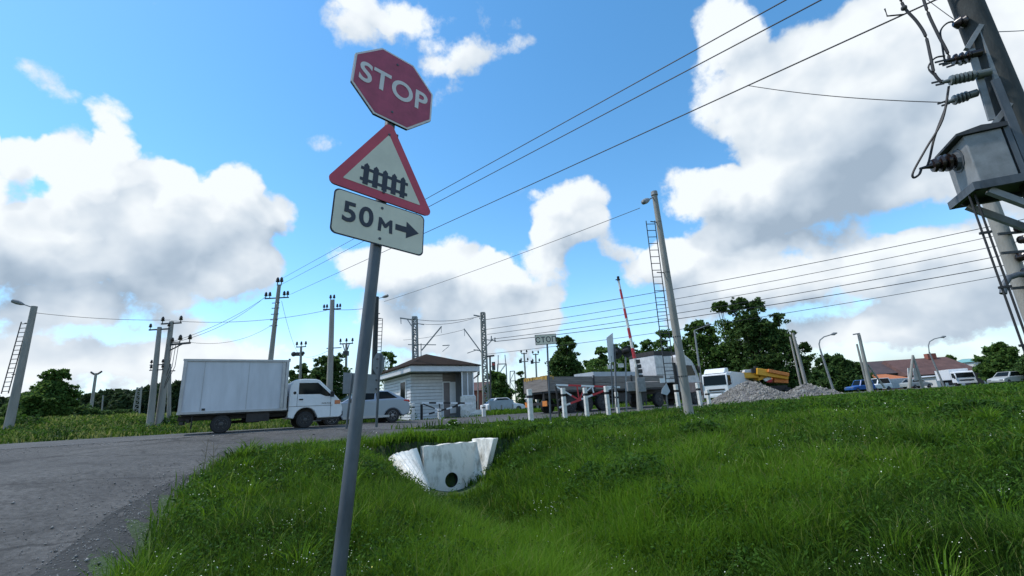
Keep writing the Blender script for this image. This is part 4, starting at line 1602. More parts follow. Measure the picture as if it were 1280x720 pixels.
def power_poles():
    # slim pole with stacked step bars and four-way insulators
    Y = 33
    t, v, base = pole_thing('power_pole', 'tall power pole with ladder of short bars behind the box truck', 'power pole', 329.5, 531, 349, 356, Y, .21, .13)
    crossarm(t, v - Vector((0, 0, .02)), .17, w=.08)
    for x in (-.14, .16):
        insulator(t, v + Vector((x, 0, .03)), 2.0)
    c = at(346, 372.5, Y) - base
    crossarm(t, c, .92, w=.08)
    for x in (-.85, -.55, .55, .82):
        insulator(t, c + Vector((x, 0, .03)), 1.7)
    b = MB()
    for px, py in ((346, 379), (345.5, 385.5), (344.7, 393), (343.7, 400), (343, 407.5)):
        b = MB()
        q = at(px, py, Y) - base
        b.bar(q + Vector((-.30, -.1, 0)), q + Vector((.27, -.1, 0)), .05, .05)
        b.build('step_bar', 'steel_dark', t)
    Y = 27
    t, v, base = pole_thing('power_pole', 'thick concrete power pole rising behind the white cab', 'power pole', 410.5, 528, 415.5, 375, Y, .20, .135)
    for x in (-.12, .1):
        insulator(t, v + Vector((x, 0, 0)), 1.2)
    c = at(415, 386.5, Y) - base
    crossarm(t, c, .55, w=.07)
    for x in (-.5, -.32, .32, .5):
        insulator(t, c + Vector((x, 0, .02)), 1.1)
    c = at(417.5, 435, Y) - base
    crossarm(t, c, .45, w=.05)
    # distant pair with T arms
    Y = 50
    t, v, base = pole_thing('power_pole', 'small far pole with dark switchgear above the white cab', 'power pole', 373, 527, 376.5, 433, Y, .17, .12)
    crossarm(t, v - Vector((0, 0, .05)), .55, w=.1)
    for x in (-.5, 0, .5):
        insulator(t, v + Vector((x, 0, 0)), 2)
    c = at(373, 444, Y) - base
    b = MB()
    b.bar(c + Vector((-.6, 0, 0)), c + Vector((.55, 0, -.05)), .12, .12)
    b.ball(c + Vector((-.55, 0, .15)), .28, 6)
    b.box(c + Vector((-.1, 0, .15)), (.35, .25, .35))
    b.ball(c + Vector((.5, 0, .2)), .2, 6)
    b.build('switchgear', 'steel_dark', t)
    t, v, base = pole_thing('power_pole', 'small far T-topped pole left of the STOP sign post', 'power pole', 431.5, 524, 433, 429, Y, .16, .12)
    crossarm(t, v - Vector((0, 0, .05)), .75, w=.12)
    for x in (-.68, 0, .68):
        insulator(t, v + Vector((x, 0, 0)), 2)
    b = MB()
    for x in (-.3, .25):
        b.bar(v + Vector((x * 1.3, 0, -.1)), v + Vector((x * .2, 0, -1.1)), .08, .08)
    b.box(v + Vector((0, 0, -1.15)), (.55, .4, .5))
    b.build('switchgear', 'steel_dark', t)
    # far left
    Y = 60
    t, v, base = pole_thing('power_pole', 'pale far pole with V-shaped insulators before the left woods', 'power pole', 111, 530, 120, 467, Y, .22, .15)
    crossarm(t, v, .55, w=.1)
    b = MB()
    b.bar(v + Vector((-.75, 0, .25)), v + Vector((-.2, 0, -.1)), .12, .2)
    b.bar(v + Vector((.75, 0, .25)), v + Vector((.2, 0, -.1)), .12, .2)
    b.build('insulator', 'porcelain_brown', t)
    for bx, by, tx, ty, lab in ((94, 528, 97, 492, 'short grey far pole left of the pale V-topped pole'), (126.5, 528, 129, 494, 'short grey far pole right of the pale V-topped pole')):
        t, v, base = pole_thing('power_pole', lab, 'power pole', bx, by, tx, ty, 75, .13, .09)
        crossarm(t, v - Vector((0, 0, .1)), .35, w=.08)
    # poles far right of the gatehouse
    for bx, by, tx, ty, lab, mm in ((659, 508, 655, 441, 'far pole with cross insulators above the trailer tail, left of its twin', 'concrete'), (672, 508, 669.5, 442, 'far pole with cross insulators nearest the white plate sign', 'concrete')):
        t, v, base = pole_thing('power_pole', lab, 'power pole', bx, by, tx, ty, 82, .2, .13)
        for dz, hw in ((-.15, .5), (-1.6, .6)):
            crossarm(t, v + Vector((0, 0, dz)), hw, w=.14)
            for x in (-hw, hw):
                insulator(t, v + Vector((x, 0, dz)), 2.4)
        b = MB()
        b.box(v + Vector((-.75, 0, -1.5)), (.5, .4, .6))
        b.build('switchgear', 'steel_dark', t)


power_poles()


def lattice_mast(label, bx, by, tx, ty, Y, w0, w1, nseg, m='steel_grey', r=.03, name='lattice_mast', cat='lattice mast'):
    base, tp = base_top(bx, by, tx, ty, Y)
    t = thing(name, label, cat, base)
    v = tp - base
    b = MB()
    for s in (-1, 1):
        for q in (-1, 1):
            b.bar(Vector((s * w0 / 2, q * w0 / 2, -.1)), v + Vector((s * w1 / 2, q * w1 / 2, 0)), r * 2, r * 2)
    b.build('upright', m, t)
    b = MB()
    for k in range(nseg):
        f, f2 = k / nseg, (k + 1) / nseg
        c0, c1 = v * f, v * f2
        wa, wb = w0 + (w1 - w0) * f, w0 + (w1 - w0) * f2
        s = 1 if k % 2 else -1
        for q in (-1, 1):
            b.bar(c0 + Vector((-s * wa / 2, q * wa / 2, 0)), c1 + Vector((s * wb / 2, q * wb / 2, 0)), r * 1.2, r * 1.2)
            b.bar(c1 + Vector((-wb / 2, q * wb / 2, 0)), c1 + Vector((wb / 2, q * wb / 2, 0)), r * 1.2, r * 1.2)
    b.build('lacing', m, t)
    return t, v, base


def catenary():
    Y = 55
    t, v, base = lattice_mast('lattice railway mast rising behind the gatehouse roof', 520.5, 519, 518.5, 398.5, Y, .62, .52, 16, 'steel_grey', .07, 'railway_mast', 'railway mast')

    def P(px, py, dy=0):
        return at(px, py, Y + dy) - base
    b = MB()
    b.box(v + Vector((0, 0, .1)), (.6, .6, .35))
    b.bar(P(500, 397.5), P(517, 400), .14, .14)
    b.bar(P(509, 399), P(517, 411), .10, .10)
    b.bar(P(501, 398), P(501.3, 405), .07, .07)
    b.bar(P(520, 404), P(530, 406), .07, .07)
    b.bar(P(510, 430.8), P(545, 431), .09, .09)
    b.bar(P(527, 438), P(552, 408), .13, .13)
    b.bar(P(551.5, 408), P(551.7, 416), .05, .05)
    b.bar(P(553, 432), P(562, 431.5), .09, .09)
    b.bar(P(561, 433), P(553, 439.5), .05, .05)
    b.build('cantilever', 'steel_grey', t)
    b = MB()
    for s in (-.18, .18):
        b.bar(P(524.5, 446) + Vector((s, 0, -1)), P(524.5, 429.5) + Vector((s, 0, 0)), .09, .09)
    b.build('guy_frame', 'steel_grey', t)
    Y = 52
    t, v, base = lattice_mast('tall pale lattice railway mast right of the gatehouse', 608, 517, 603.5, 391, Y, .58, .42, 22, 'concrete', .075, 'railway_mast', 'railway mast')
    b = MB()

    def P(px, py, dy=0):
        return at(px, py, Y + dy) - base
    b.bar(P(592, 394), P(604, 396), .13, .13)
    b.bar(P(599, 397), P(604, 404.5), .09, .09)
    b.bar(P(580, 411), P(605, 445), .13, .13)
    b.bar(P(580.5, 412), P(580.8, 420), .05, .05)
    b.bar(P(584, 441.5), P(597, 437), .07, .07)
    b.bar(P(592, 437), P(600, 438.5), .09, .09)
    b.bar(P(602, 418.5), P(606, 418), .09, .09)
    b.bar(P(606, 424.5), P(620, 426), .09, .09)
    b.bar(P(607, 434), P(616, 424), .09, .09)
    b.bar(P(614, 426), P(614.2, 420), .12, .12)
    b.bar(P(618.5, 426.5), P(618.7, 422), .12, .12)
    b.build('cantilever', 'steel_grey', t)
    t, v, base = lattice_mast('distant open lattice tower between the railway mast and the twin poles', 627, 508, 627.5, 455, 120, 3.2, 2.2, 4, 'steel_grey', .10, 'lattice_tower', 'lattice tower')
    b = MB()
    for s in (-1, 1):
        b.bar(v + Vector((s * 1.0, 0, 0)), v + Vector((s * .9, 0, 2.4)), .2, .2)
    b.build('spike', 'steel_grey', t)
    lattice_mast('distant small lattice tower just left of the twin poles', 641, 508, 640.5, 464, 140, 2.0, 1.4, 4, 'steel_grey', .10, 'lattice_tower', 'lattice tower')
    # tapered A shaped lattice mast far left
    base, tp = base_top(170, 531, 174, 484, 56)
    t = thing('tapered_mast', 'A-shaped lattice mast standing before the woods left of the pole pair', 'lattice mast', base)
    v = tp - base
    b = MB()
    lo0, lo1 = Vector((-.62, 0, -.1)), Vector((.25, 0, -.1))
    hi0, hi1 = v + Vector((-.22, 0, 0)), v + Vector((.28, 0, 0))
    b.bar(lo0, hi0, .14, .14)
    b.bar(lo1, hi1, .14, .14)
    b.build('upright', 'concrete', t)
    b = MB()
    for k in range(1, 8):
        f = k / 8
        b.bar(lo0.lerp(hi0, f), lo1.lerp(hi1, f), .09, .09)
        b.bar(lo0.lerp(hi0, f), lo1.lerp(hi1, min(1, f + .12)), .06, .06)
    b.build('rung', 'concrete', t)
    # railway light signal
    Y = 46
    base, tp = base_top(613.5, 516, 612.5, 446, Y)
    t = thing('railway_signal', 'dark railway signal mast with red disc right of the lattice mast', 'railway signal', base)
    v = tp - base
    b = MB()
    b.cyl((0, 0, -.1), v, .10, .09, 8)
    b.bar(v + Vector((-.35, 0, .05)), v + Vector((.45, 0, .1)), .16, .16)
    b.build('mast', 'steel_dark', t)
    b = MB()
    c = at(617, 457.5, Y - .3) - base
    b.box(c, (.34, .25, .8))
    b.bar(c + Vector((-.3, .1, 0)), c, .06, .06)
    b.build('signal_head', 'steel_dark', t)
    b = MB()
    b.cyl(c + Vector((0, -.13, .15)), c + Vector((0, -.16, .15)), .12, n=10)
    b.build('lens', 'red_lamp', t)
    pole_thing('slim_post', 'slim grey post between the gatehouse and the lattice mast', 'post', 597.5, 517, 597.3, 465, 42, .07, .06, 'concrete')
    # white post with fittings right of the plate sign
    t, v, base = pole_thing('signal_post', 'pale post with white fittings just right of the small white plate sign', 'post', 698.5, 512, 695, 438, 58, .16, .14, 'whitewash')
    b = MB()
    for zz in (.42, .50, .60):
        b.box(v * (zz) + Vector((.25, 0, 0)), (.6, .4, .35))
    b.build('fitting', 'white_paint', t)


catenary()


def right_poles():
    Y = 40
    t, v, base = pole_thing('utility_pole', 'leaning-topped lamp pole with struts by the blue truck', 'lamp pole', 1089, 489, 1073.5, 418, Y, .19, .12)
    MB().bar(v + Vector((-.5, 0, .02)), v + Vector((.1, 0, .08)), .10, .10).build('lamp_head', 'steel_grey', t)
    q0, q1 = at(1082.5, 478, Y + .8) - base, at(1071, 430, Y + .8) - base
    MB().cyl(q0 - Vector((0, 0, 1)), q1, .10, .08, 8).build('twin_pole', 'concrete', t)
    MB().cyl(at(1106, 485, Y) - base, at(1085, 456, Y) - base, .08, .07, 8).build('strut', 'concrete', t)
    Y = 50
    base, tp = base_top(1145, 484, 1141, 444, Y)
    t = thing('utility_pole', 'A-shaped concrete pole before the red roofs, legs spread', 'A-frame pole', base)
    v = tp - base
    l0, l1 = at(1136.5, 486, Y) - base, at(1154, 486, Y) - base
    MB().cyl(l0, v, .17, .10, 8).build('leg', 'concrete', t)
    MB().cyl(l1, v, .17, .10, 8).build('leg', 'concrete', t)
    b = MB()
    b.slab([at(1136, 478, Y + .3) - base, at(1141, 478, Y + .3) - base, at(1139, 460, Y + .3) - base, at(1135, 460, Y + .3) - base], (0, .1, 0))
    b.slab([at(1144, 476, Y + .3) - base, at(1149, 475, Y + .3) - base, at(1144.5, 460, Y + .3) - base, at(1141.5, 460, Y + .3) - base], (0, .1, 0))
    b.build('panel', 'wall_white', t)
    for (bx, by, tx, ty, Y, arm, lab) in (
            (1181, 486, 1161.5, 440, 56, [(1160.5, 432), (1162, 427), (1168, 423.5), (1177, 421.5)], 'dark street lamp with curved arm before the long red roof'),
            (1043, 491, 1025, 436, 46, [(1023.8, 430), (1025, 425), (1030, 421), (1040, 418)], 'street lamp with curved arm right of the tallest tree')):
        t, v, base = pole_thing('street_lamp', lab, 'street lamp', bx, by, tx, ty, Y, .12, .08, 'steel_grey')
        pts = [v] + [at(px, py, Y) - base for px, py in arm]
        MB().tube(pts, .06, 6).build('arm', 'steel_grey', t, smooth=True)
        d = (pts[-1] - pts[-2]).normalized()
        b = MB()
        b.tube([pts[-1] - d * .1, pts[-1] + d * .2, pts[-1] + d * .55], [.07, .16, .06], 8)
        b.build('lamp_head', 'steel_grey', t, smooth=True)
    pole_thing('utility_pole', 'taller one of two concrete posts leaning before the tallest trees', 'utility pole', 1010, 490, 991, 416, 50, .19, .14)
    pole_thing('utility_pole', 'thinner one of two concrete posts leaning before the tallest trees', 'utility pole', 1003, 490, 987.5, 421, 51, .12, .09)
    t, v, base = pole_thing('street_lamp', 'grey lamp post against the mid green tree behind the cab', 'street lamp', 879, 497, 868, 413, 50, .13, .09, 'steel_grey')
    d = at(888, 405, 50) - at(868, 413, 50)
    MB().tube([v, v + d * .75], .055, 6).build('arm', 'steel_grey', t)
    b = MB()
    b.tube([v + d * .7, v + d * .85, v + d * 1.05], [.06, .15, .05], 8)
    b.build('lamp_head', 'steel_grey', t, smooth=True)


right_poles()


# ------------------------------------------------------------------ transformer pole at the right edge
def transformer():
    ax = Vector((0.92, -0.39, 0))
    rz = math.atan2(-0.39, 0.92)
    base = Vector((5.87, 4.55, 0))
    base.z = H(base.x, base.y)
    t = thing('transformer_pole', 'concrete pole with grey transformer box, insulators and hanging cables at the right edge', 'transformer pole', base, rz)
    t['label'] = 'concrete pole with grey transformer box, insulators and cables at the right edge'
    zc = CAMZ - base.z          # camera height above the pole foot
    inv = (Matrix.Translation(base) @ Matrix.Rotation(rz, 4, 'Z')).inverted()
    # local x points from the box to the pole, local y away from the camera, z up

    def L(px, py, ylocal):
        """point seen at pixel lying in the plane local y = ylocal"""
        d = cF + cR * ((px - 640) / FPX) + cU * ((360 - py) / FPX)
        o = inv @ Vector((0, 0, CAMZ))
        dl = inv.to_3x3() @ d
        return o + dl * ((ylocal - o.y) / dl.y)
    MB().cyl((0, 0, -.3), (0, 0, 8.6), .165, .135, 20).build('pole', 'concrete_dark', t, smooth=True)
    # transformer box
    f = -.27
    e1t, e1b = L(1203.5, 170, f), L(1225.5, 227, f)
    x0 = (e1t.x + e1b.x) / 2
    x1 = L(1252, 161, f).x
    zt, zb = e1t.z, e1b.z
    W = .50
    bx = MB().box(((x0 + x1) / 2, f + W / 2, (zt + zb) / 2), (x1 - x0, W, zt - zb)).build('transformer_box', 'steel_grey', t, bevel=.012)
    b = MB()
    b.prism([(x0 - .07, zt + .002), (x1 + .05, zt + .002), (x1 + .05, zt + .05), ((x0 + x1) / 2, zt + .075), (x0 - .07, zt + .03)], f - .03, f + W + .03)
    b.build('box_roof', 'steel_dark', bx)
    b = MB()
    b.box((x1 + .045, f + .03, (zt + zb) / 2 - .02), (.05, .05, zt - zb + .12))
    b.box((x1 + .135, f + .06, (zt + zb) / 2 + .25), (.07, .03, zt - zb + .75))
    b.build('mounting_rail', 'galv', t)
    # platform frame
    b = MB()
    pz = zb - .05
    b.box(((x0 + .15) / 2 - .02, f - .02, pz), (abs(x0) + .26, .05, .09))
    b.box(((x0 + .15) / 2 - .02, f + W + .02, pz), (abs(x0) + .26, .05, .09))
    b.box((x0 - .06, f + W / 2, pz), (.05, W + .10, .09))
    b.box(((x0 + .1) / 2, f + W / 2, pz + .025), (abs(x0) + .1, W, .03))
    b.build('platform', 'galv', t)
    b = MB()
    q0 = Vector((x0 + .05, f + .02, pz - .06))
    b.bar(q0, Vector((.12, f + .14, pz - .58)), .06, .07)
    b.bar(Vector((x0 + .05, f + W - .02, pz - .06)), Vector((.05, .16, pz - .62)), .06, .07)
    b.build('brace', 'steel_grey', t)
    # black bushing on the face of the box
    s = L(1199, 200, -.02)
    d = Vector((-1, 0, -.02)).normalized()
    c = MB()
    c.lathe(Vector((x0, s.y, s.z)), d, [(0, .09), (.05, .09), (.051, .06), (.08, .06), (.081, .105), (.11, .105), (.115, .06), (.14, .06), (.145, .10), (.17, .09), (.175, .05), (.20, .05), (.205, .085), (.235, .075), (.24, .035), (.30, .02), (.36, .012)], 14)
    c.build('bushing', 'porcelain_brown', t, smooth=True)
    MB().lathe(Vector((x0 + .01, s.y + .0, s.z - .01)), d, [(0, .14), (.02, .14), (.02, .11), (.05, .10)], 12).build('bushing_flange', 'galv', t)
    btip = Vector((x0, s.y, s.z)) + d * .34
    # fuse bracket: angle frame standing off the pole
    fr = MB()
    a, bq = L(1240, 32, -.10), L(1204, 72, -.10)
    c1, d1 = L(1247, 128, -.10), L(1232, 148, -.10)
    fr.bar(L(1226, 32, -.12), L(1262, 150, -.12), .03, .06)
    fr.bar(L(1214, 62, -.12), L(1240, 150, -.12), .03, .06)
    fr.bar(L(1226, 32, -.12), L(1208, 62, -.12), .05, .05)
    fr.bar(L(1262, 130, -.12), L(1240, 158, -.12), .05, .05)
    fr.build('fuse_frame', 'steel_grey', t)
    pl = MB()
    pl.slab([L(1216, 50, .0), L(1226, 44, .0), L(1254, 118, .0), L(1240, 122, .0)], (0, .02, 0))
    pl.build('fuse_panel', 'wall_white', t)
    # three fuse insulators, pointing away from the pole
    tips = []

    def string(p0, p1, m, nd=4, rr=.048):
        p0, p1 = Vector(p0), Vector(p1)
        Ln = (p1 - p0).length
        pr = [(0, .046), (Ln * .28, .046), (Ln * .281, .03)]
        for k in range(nd):
            u = Ln * (.32 + .52 * k / nd)
            pr += [(u, .026), (u + .008, rr), (u + Ln * .07, rr * .9), (u + Ln * .085, .026)]
        pr += [(Ln * .88, .024), (Ln, .016)]
        b_ = MB()
        b_.lathe(p0, p1 - p0, pr, 14)
        o = b_.build('fuse_insulator', m, t, smooth=True)
        e = MB()
        dd = (p1 - p0).normalized()
        e.bar(p1 - dd * .02 + Vector((0, 0, .02)), p1 + dd * .09 + Vector((0, 0, .02)), .012, .02)
        e.bar(p1 - dd * .02 - Vector((0, 0, .02)), p1 + dd * .06 - Vector((0, 0, .02)), .012, .02)
        e.build('terminal', 'steel_dark', o)
        return p1
    tips.append(string(L(1226, 66, -.13), L(1181, 77, -.13), 'porcelain_brown', 3, .062))
    tips.append(string(L(1238, 90, -.16), L(1177, 103, -.16), 'porcelain_grey', 6, .062))
    tips.append(string(L(1221, 116, -.06), L(1184, 128, -.06), 'porcelain_grey', 4, .062))
    # small lower string beside the middle one, small insulator higher on the pole
    string(L(1232, 66, .10), L(1190, 80, .10), 'porcelain_grey', 4, .056)
    kn = L(1202, 28, -.1)
    b = MB()
    b.lathe(kn + Vector((.05, 0, 0)), (-1, 0, .1), [(0, .05), (.03, .075), (.06, .05), (.08, .075), (.11, .05), (.13, .03)], 12)
    b.build('insulator', 'porcelain_brown', t, smooth=True)

    # hanging cables
    def cable(pts, r=.012):
        P = [Vector(p) for p in pts]
        out = []
        for i in range(len(P) - 1):       # Catmull-Rom
            p0, p1, p2, p3 = P[max(i - 1, 0)], P[i], P[i + 1], P[min(i + 2, len(P) - 1)]
            for k in range(6):
                u = k / 6
                out.append(.5 * ((2 * p1) + (p2 - p0) * u + (2 * p0 - 5 * p1 + 4 * p2 - p3) * u * u + (3 * p1 - p0 - 3 * p2 + p3) * u ** 3))
        out.append(P[-1])
        MB().tube(out, r, 6).build('cable', 'wire', t, smooth=True)
    y1 = -.13
    cable([tips[0], L(1186, 70, y1), L(1172, 42, y1), L(1160, 16, y1), L(1152, -10, y1), L(1140, -60, y1)], .016)
    cable([tips[1], L(1168, 92, -.16), L(1163, 70, -.16), L(1157, 45, -.16), L(1146, 27, -.16), L(1131, 10, -.16), L(1124, -8, -.16), L(1112, -60, -.16)], .016)
    cable([tips[1] + Vector((0, 0, .02)), L(1162, 88, -.16), L(1162, 80, -.16), L(1170, 72, -.16), L(1181, 70, -.14)], .010)
    cable([tips[0], L(1177, 52, -.12), L(1176, 38, -.12), L(1186, 28, -.11), kn], .010)
    cable([tips[2], L(1180, 140, -.05), L(1168, 172, -.04), L(1160, 205, -.03), btip], .013)
    cable([L(1186, 108, -.12), L(1178, 150, -.1), L(1158, 185, -.06), L(1142, 214, -.04), L(1142, 222, -.03), L(1149, 218, -.03), btip], .013)
    b = MB()
    b.ball(L(1130, 10, -.16), .035, 6)
    b.tube([L(1130, 18, -.16), L(1109, 20, -.16), L(1106, 11, -.16)], .010, 5)
    b.build('wire_clamp', 'steel_dark', t)
    # twin conduits under the platform
    c0 = L(1216, 257, f + .12)
    b = MB()
    for dx in (0, .05):
        b.cyl((c0.x + dx, f + .12, pz - .03), (c0.x + dx, f + .12, -.2), .011, n=8)
    for k in range(5):
        zz = pz - .5 - k * .62
        b.box((c0.x + .025, f + .12, zz), (.10, .03, .025))
    b.build('conduit', 'wire', t)
    # upper crossarm out of the frame that carries the line wires
    b = MB()
    b.bar((-1.0, -.2, 7.55), (1.0, -.2, 7.55), .09, .09)
    b.build('crossarm', 'steel_dark', t)
    mw = Matrix.Translation(base) @ Matrix.Rotation(rz, 4, 'Z')
    small_wire_end = mw @ tips[2]
    # second concrete leg behind, with its own small insulators and goose-neck pipe
    Y = 8.6
    bp = at(1262, 318, Y)
    q = thing('utility_pole', 'thinner concrete pole with goose-neck pipe behind the transformer box', 'utility pole', (bp.x, bp.y, H(bp.x, bp.y)))
    hz = at(1219, 205, Y).z - H(bp.x, bp.y)
    MB().cyl((0, 0, -.3), (0, 0, hz), .145, .12, 14).build('pole', 'concrete', q, smooth=True)
    b = MB()
    o_ = Vector(q.location)
    for (px, py) in ((1258, 292), (1262, 316), (1275, 360)):
        b = MB()
        c = at(px, py, Y - .16) - o_
        b.bar(c + Vector((-.16, 0, 0)), c + Vector((.42, 0, .02)), .035, .05)
        b.build('bracket', 'steel_dark', q)
    for (px, py) in ((1270, 286), (1274, 300), (1272, 322), (1279, 340)):
        c = at(px, py, Y - .2) - o_
        MB().lathe(c, (1, 0, .1), [(0, .03), (.03, .08), (.06, .05), (.09, .085), (.12, .05), (.15, .075), (.19, .03)], 10).build('insulator', 'porcelain_brown', q, smooth=True)
    b = MB()
    pts = [at(1310, 352, Y - .3), at(1290, 344, Y - .3), at(1273, 343, Y - .3), at(1261, 347, Y - .3), at(1255, 356, Y - .3), at(1254, 367, Y - .3)]
    b.tube([p - o_ for p in pts], .055, 10)
    b.bar(at(1300, 349, Y - .3) - o_, Vector((0, 0, at(1276, 352, Y).z - o_.z)), .05, .05)
    b.build('goose_neck_pipe', 'galv', q, smooth=True)
    return mw, small_wire_end


TMW, SMALL_END = transformer()


# ------------------------------------------------------------------ overhead wires
def wire(a, b, sag, label, r=.014, n=18, group='overhead wires'):
    a, b = Vector(a), Vector(b)
    pts = []
    for k in range(n + 1):
        f = k / n
        p = a.lerp(b, f)
        p.z -= sag * 4 * f * (1 - f)
        pts.append(p)
    m = MB().tube([p - a for p in pts], r, 5)
    o = m.build('overhead_wire', 'wire', None, smooth=True)
    o.location = a
    tag(o, label, 'wire', group)
    return o


PA = at(351, 349, 33)
wire(PA, at(1165, -101, 4.45), .0, 'uppermost of the three long wires rising to the top edge of the picture', .011)
wire(at(349, 357, 33), at(1172, -76.8, 4.5), .0, 'middle one of the three long wires rising to the top edge', .011)
wire(at(363, 368, 33), at(1190, -9.5, 4.5), .0, 'lowest of the three long wires, running behind the 50 m plate', .011)
w3 = at(363, 368, 33).lerp(at(1190, -9.5, 4.5), 0)
# joint on that wire where the thin branch leaves
A3, B3 = at(363, 368, 33), at(1190, -9.5, 4.5)
best = min(((abs(((A3.lerp(B3, k / 400)) - Vector((0, 0, CAMZ))).normalized().dot(cR) / ((A3.lerp(B3, k / 400)) - Vector((0, 0, CAMZ))).normalized().dot(cF) * FPX + 640 - 932), k) for k in range(400)))
J = A3.lerp(B3, best[1] / 400)
wire(J, SMALL_END, .06, 'thin sagging wire branching to the transformer insulators', .006)
wire(at(800, 260, 16.5), at(480, 377, 30), .12, 'wire between the two lamp posts either side of the gatehouse', .012)
wire(at(470, 383, 30), at(418, 387, 27), .1, 'short wire right of the thick concrete power pole', .014)
wire(at(412, 387, 27), at(214, 401, 24), .35, 'long low wire crossing behind the tall barred power pole', .013)
wire(at(213, 400, 24), at(44, 391, 22), .12, 'wire from the pole pair to the left lamp post', .013)
wire(at(338, 367, 33), at(216, 427, 24), .35, 'steep wire from the barred power pole down to the switchgear arm', .012)
wire(at(334, 369, 33), at(226, 426, 24), .45, 'lower steep wire from the barred power pole to the switchgear arm', .012)
wire(at(346, 402, 33), at(238, 428, 24), .6, 'slack wire from the barred power pole to the end of the switchgear arm', .010)
wire(at(352, 376, 33), at(374, 444, 50), .5, 'faint wire dropping from the barred power pole to the far switchgear', .012)
wire(at(413, 437, 27), at(380, 446, 50), .2, 'short faint wire between the thick pole and the far switchgear', .012)
ends = [(604, 400, 1330, 263, .030), (606, 412, 1330, 276, .026), (609, 418, 1330, 290, .026), (614, 424, 1330, 304, .03), (618, 427, 1330, 318, .034), (606, 443, 1330, 330, .024)]
names = ['topmost', 'second highest', 'third highest', 'third lowest', 'second lowest', 'lowest']
for (x0, y0, x1, y1, r), nm in zip(ends, names):
    wire(at(x0, y0, 52), at(x1, y1, 34), .55, nm + ' of the six railway wires rising to the right edge', r)
wire(at(518, 399, 55), at(602, 395, 52), .4, 'upper railway wire between the two masts by the gatehouse', .03)
wire(at(519, 404, 55), at(592, 398, 52), .4, 'lower railway wire between the two masts by the gatehouse', .025)
wire(at(504, 425, 60), at(580, 412, 52), .2, 'contact wire under the gatehouse mast arms', .022)
wire(at(1110, -40, 6), at(1215, 40, 5.2), .05, 'thin wire passing the top of the transformer cables', .005)
wire(at(1236, 40, 4.9), at(1340, 32, 8.0), .03, 'thin wire leaving the transformer pole towards the right edge', .006)

# ------------------------------------------------------------------ vehicles
ROAD_RZ = math.atan2(UY, UX)


def wheel(t, x, y, r, w, rim='rim', side=-1, name='wheel'):
    """tyre lying on local axis y; side is the outer side"""
    b = MB()
    b.lathe((x, y - w / 2, r), (0, 1, 0), [(0, r * .66), (0, r * .90), (w * .12, r * .985), (w * .3, r), (w * .7, r), (w * .88, r * .985), (w, r * .90), (w, r * .66)], 26)
    o = b.build(name, 'black', t, smooth=True)
    c = MB()
    yo = y + side * w / 2
    c.lathe((x, yo - side * .03, r), (0, side, 0), [(0, r * .66), (.025, r * .66), (.035, r * .60), (.008, r * .52), (.010, r * .28), (.035, r * .24), (.045, r * .12)], 20)
    for k in range(6):
        a = 2 * PI * k / 6
        c.box((x + math.cos(a) * r * .42, yo - side * .012, r + math.sin(a) * r * .42), (r * .12, .03, r * .12))
    c.build('rim', rim, o)
    return o


def arch(poly, cx, r, z0, n=9):
    """points of a wheel arch, front to back along a lower edge at z0"""
    a0 = math.acos(min(1, 0.0 / r)) if False else 0
    out = []
    for k in range(n + 1):
        a = PI * k / n
        out.append((cx + r * math.cos(a), z0 + max(0, r * math.sin(a))))
    return out


def on_side(y, pts, dy):
    """flat pane on a side face: pts (x,z) at lateral y, thickness dy outward"""
    b = MB()
    b.slab([(x, y, z) for x, z in pts], (0, dy, 0))
    return b


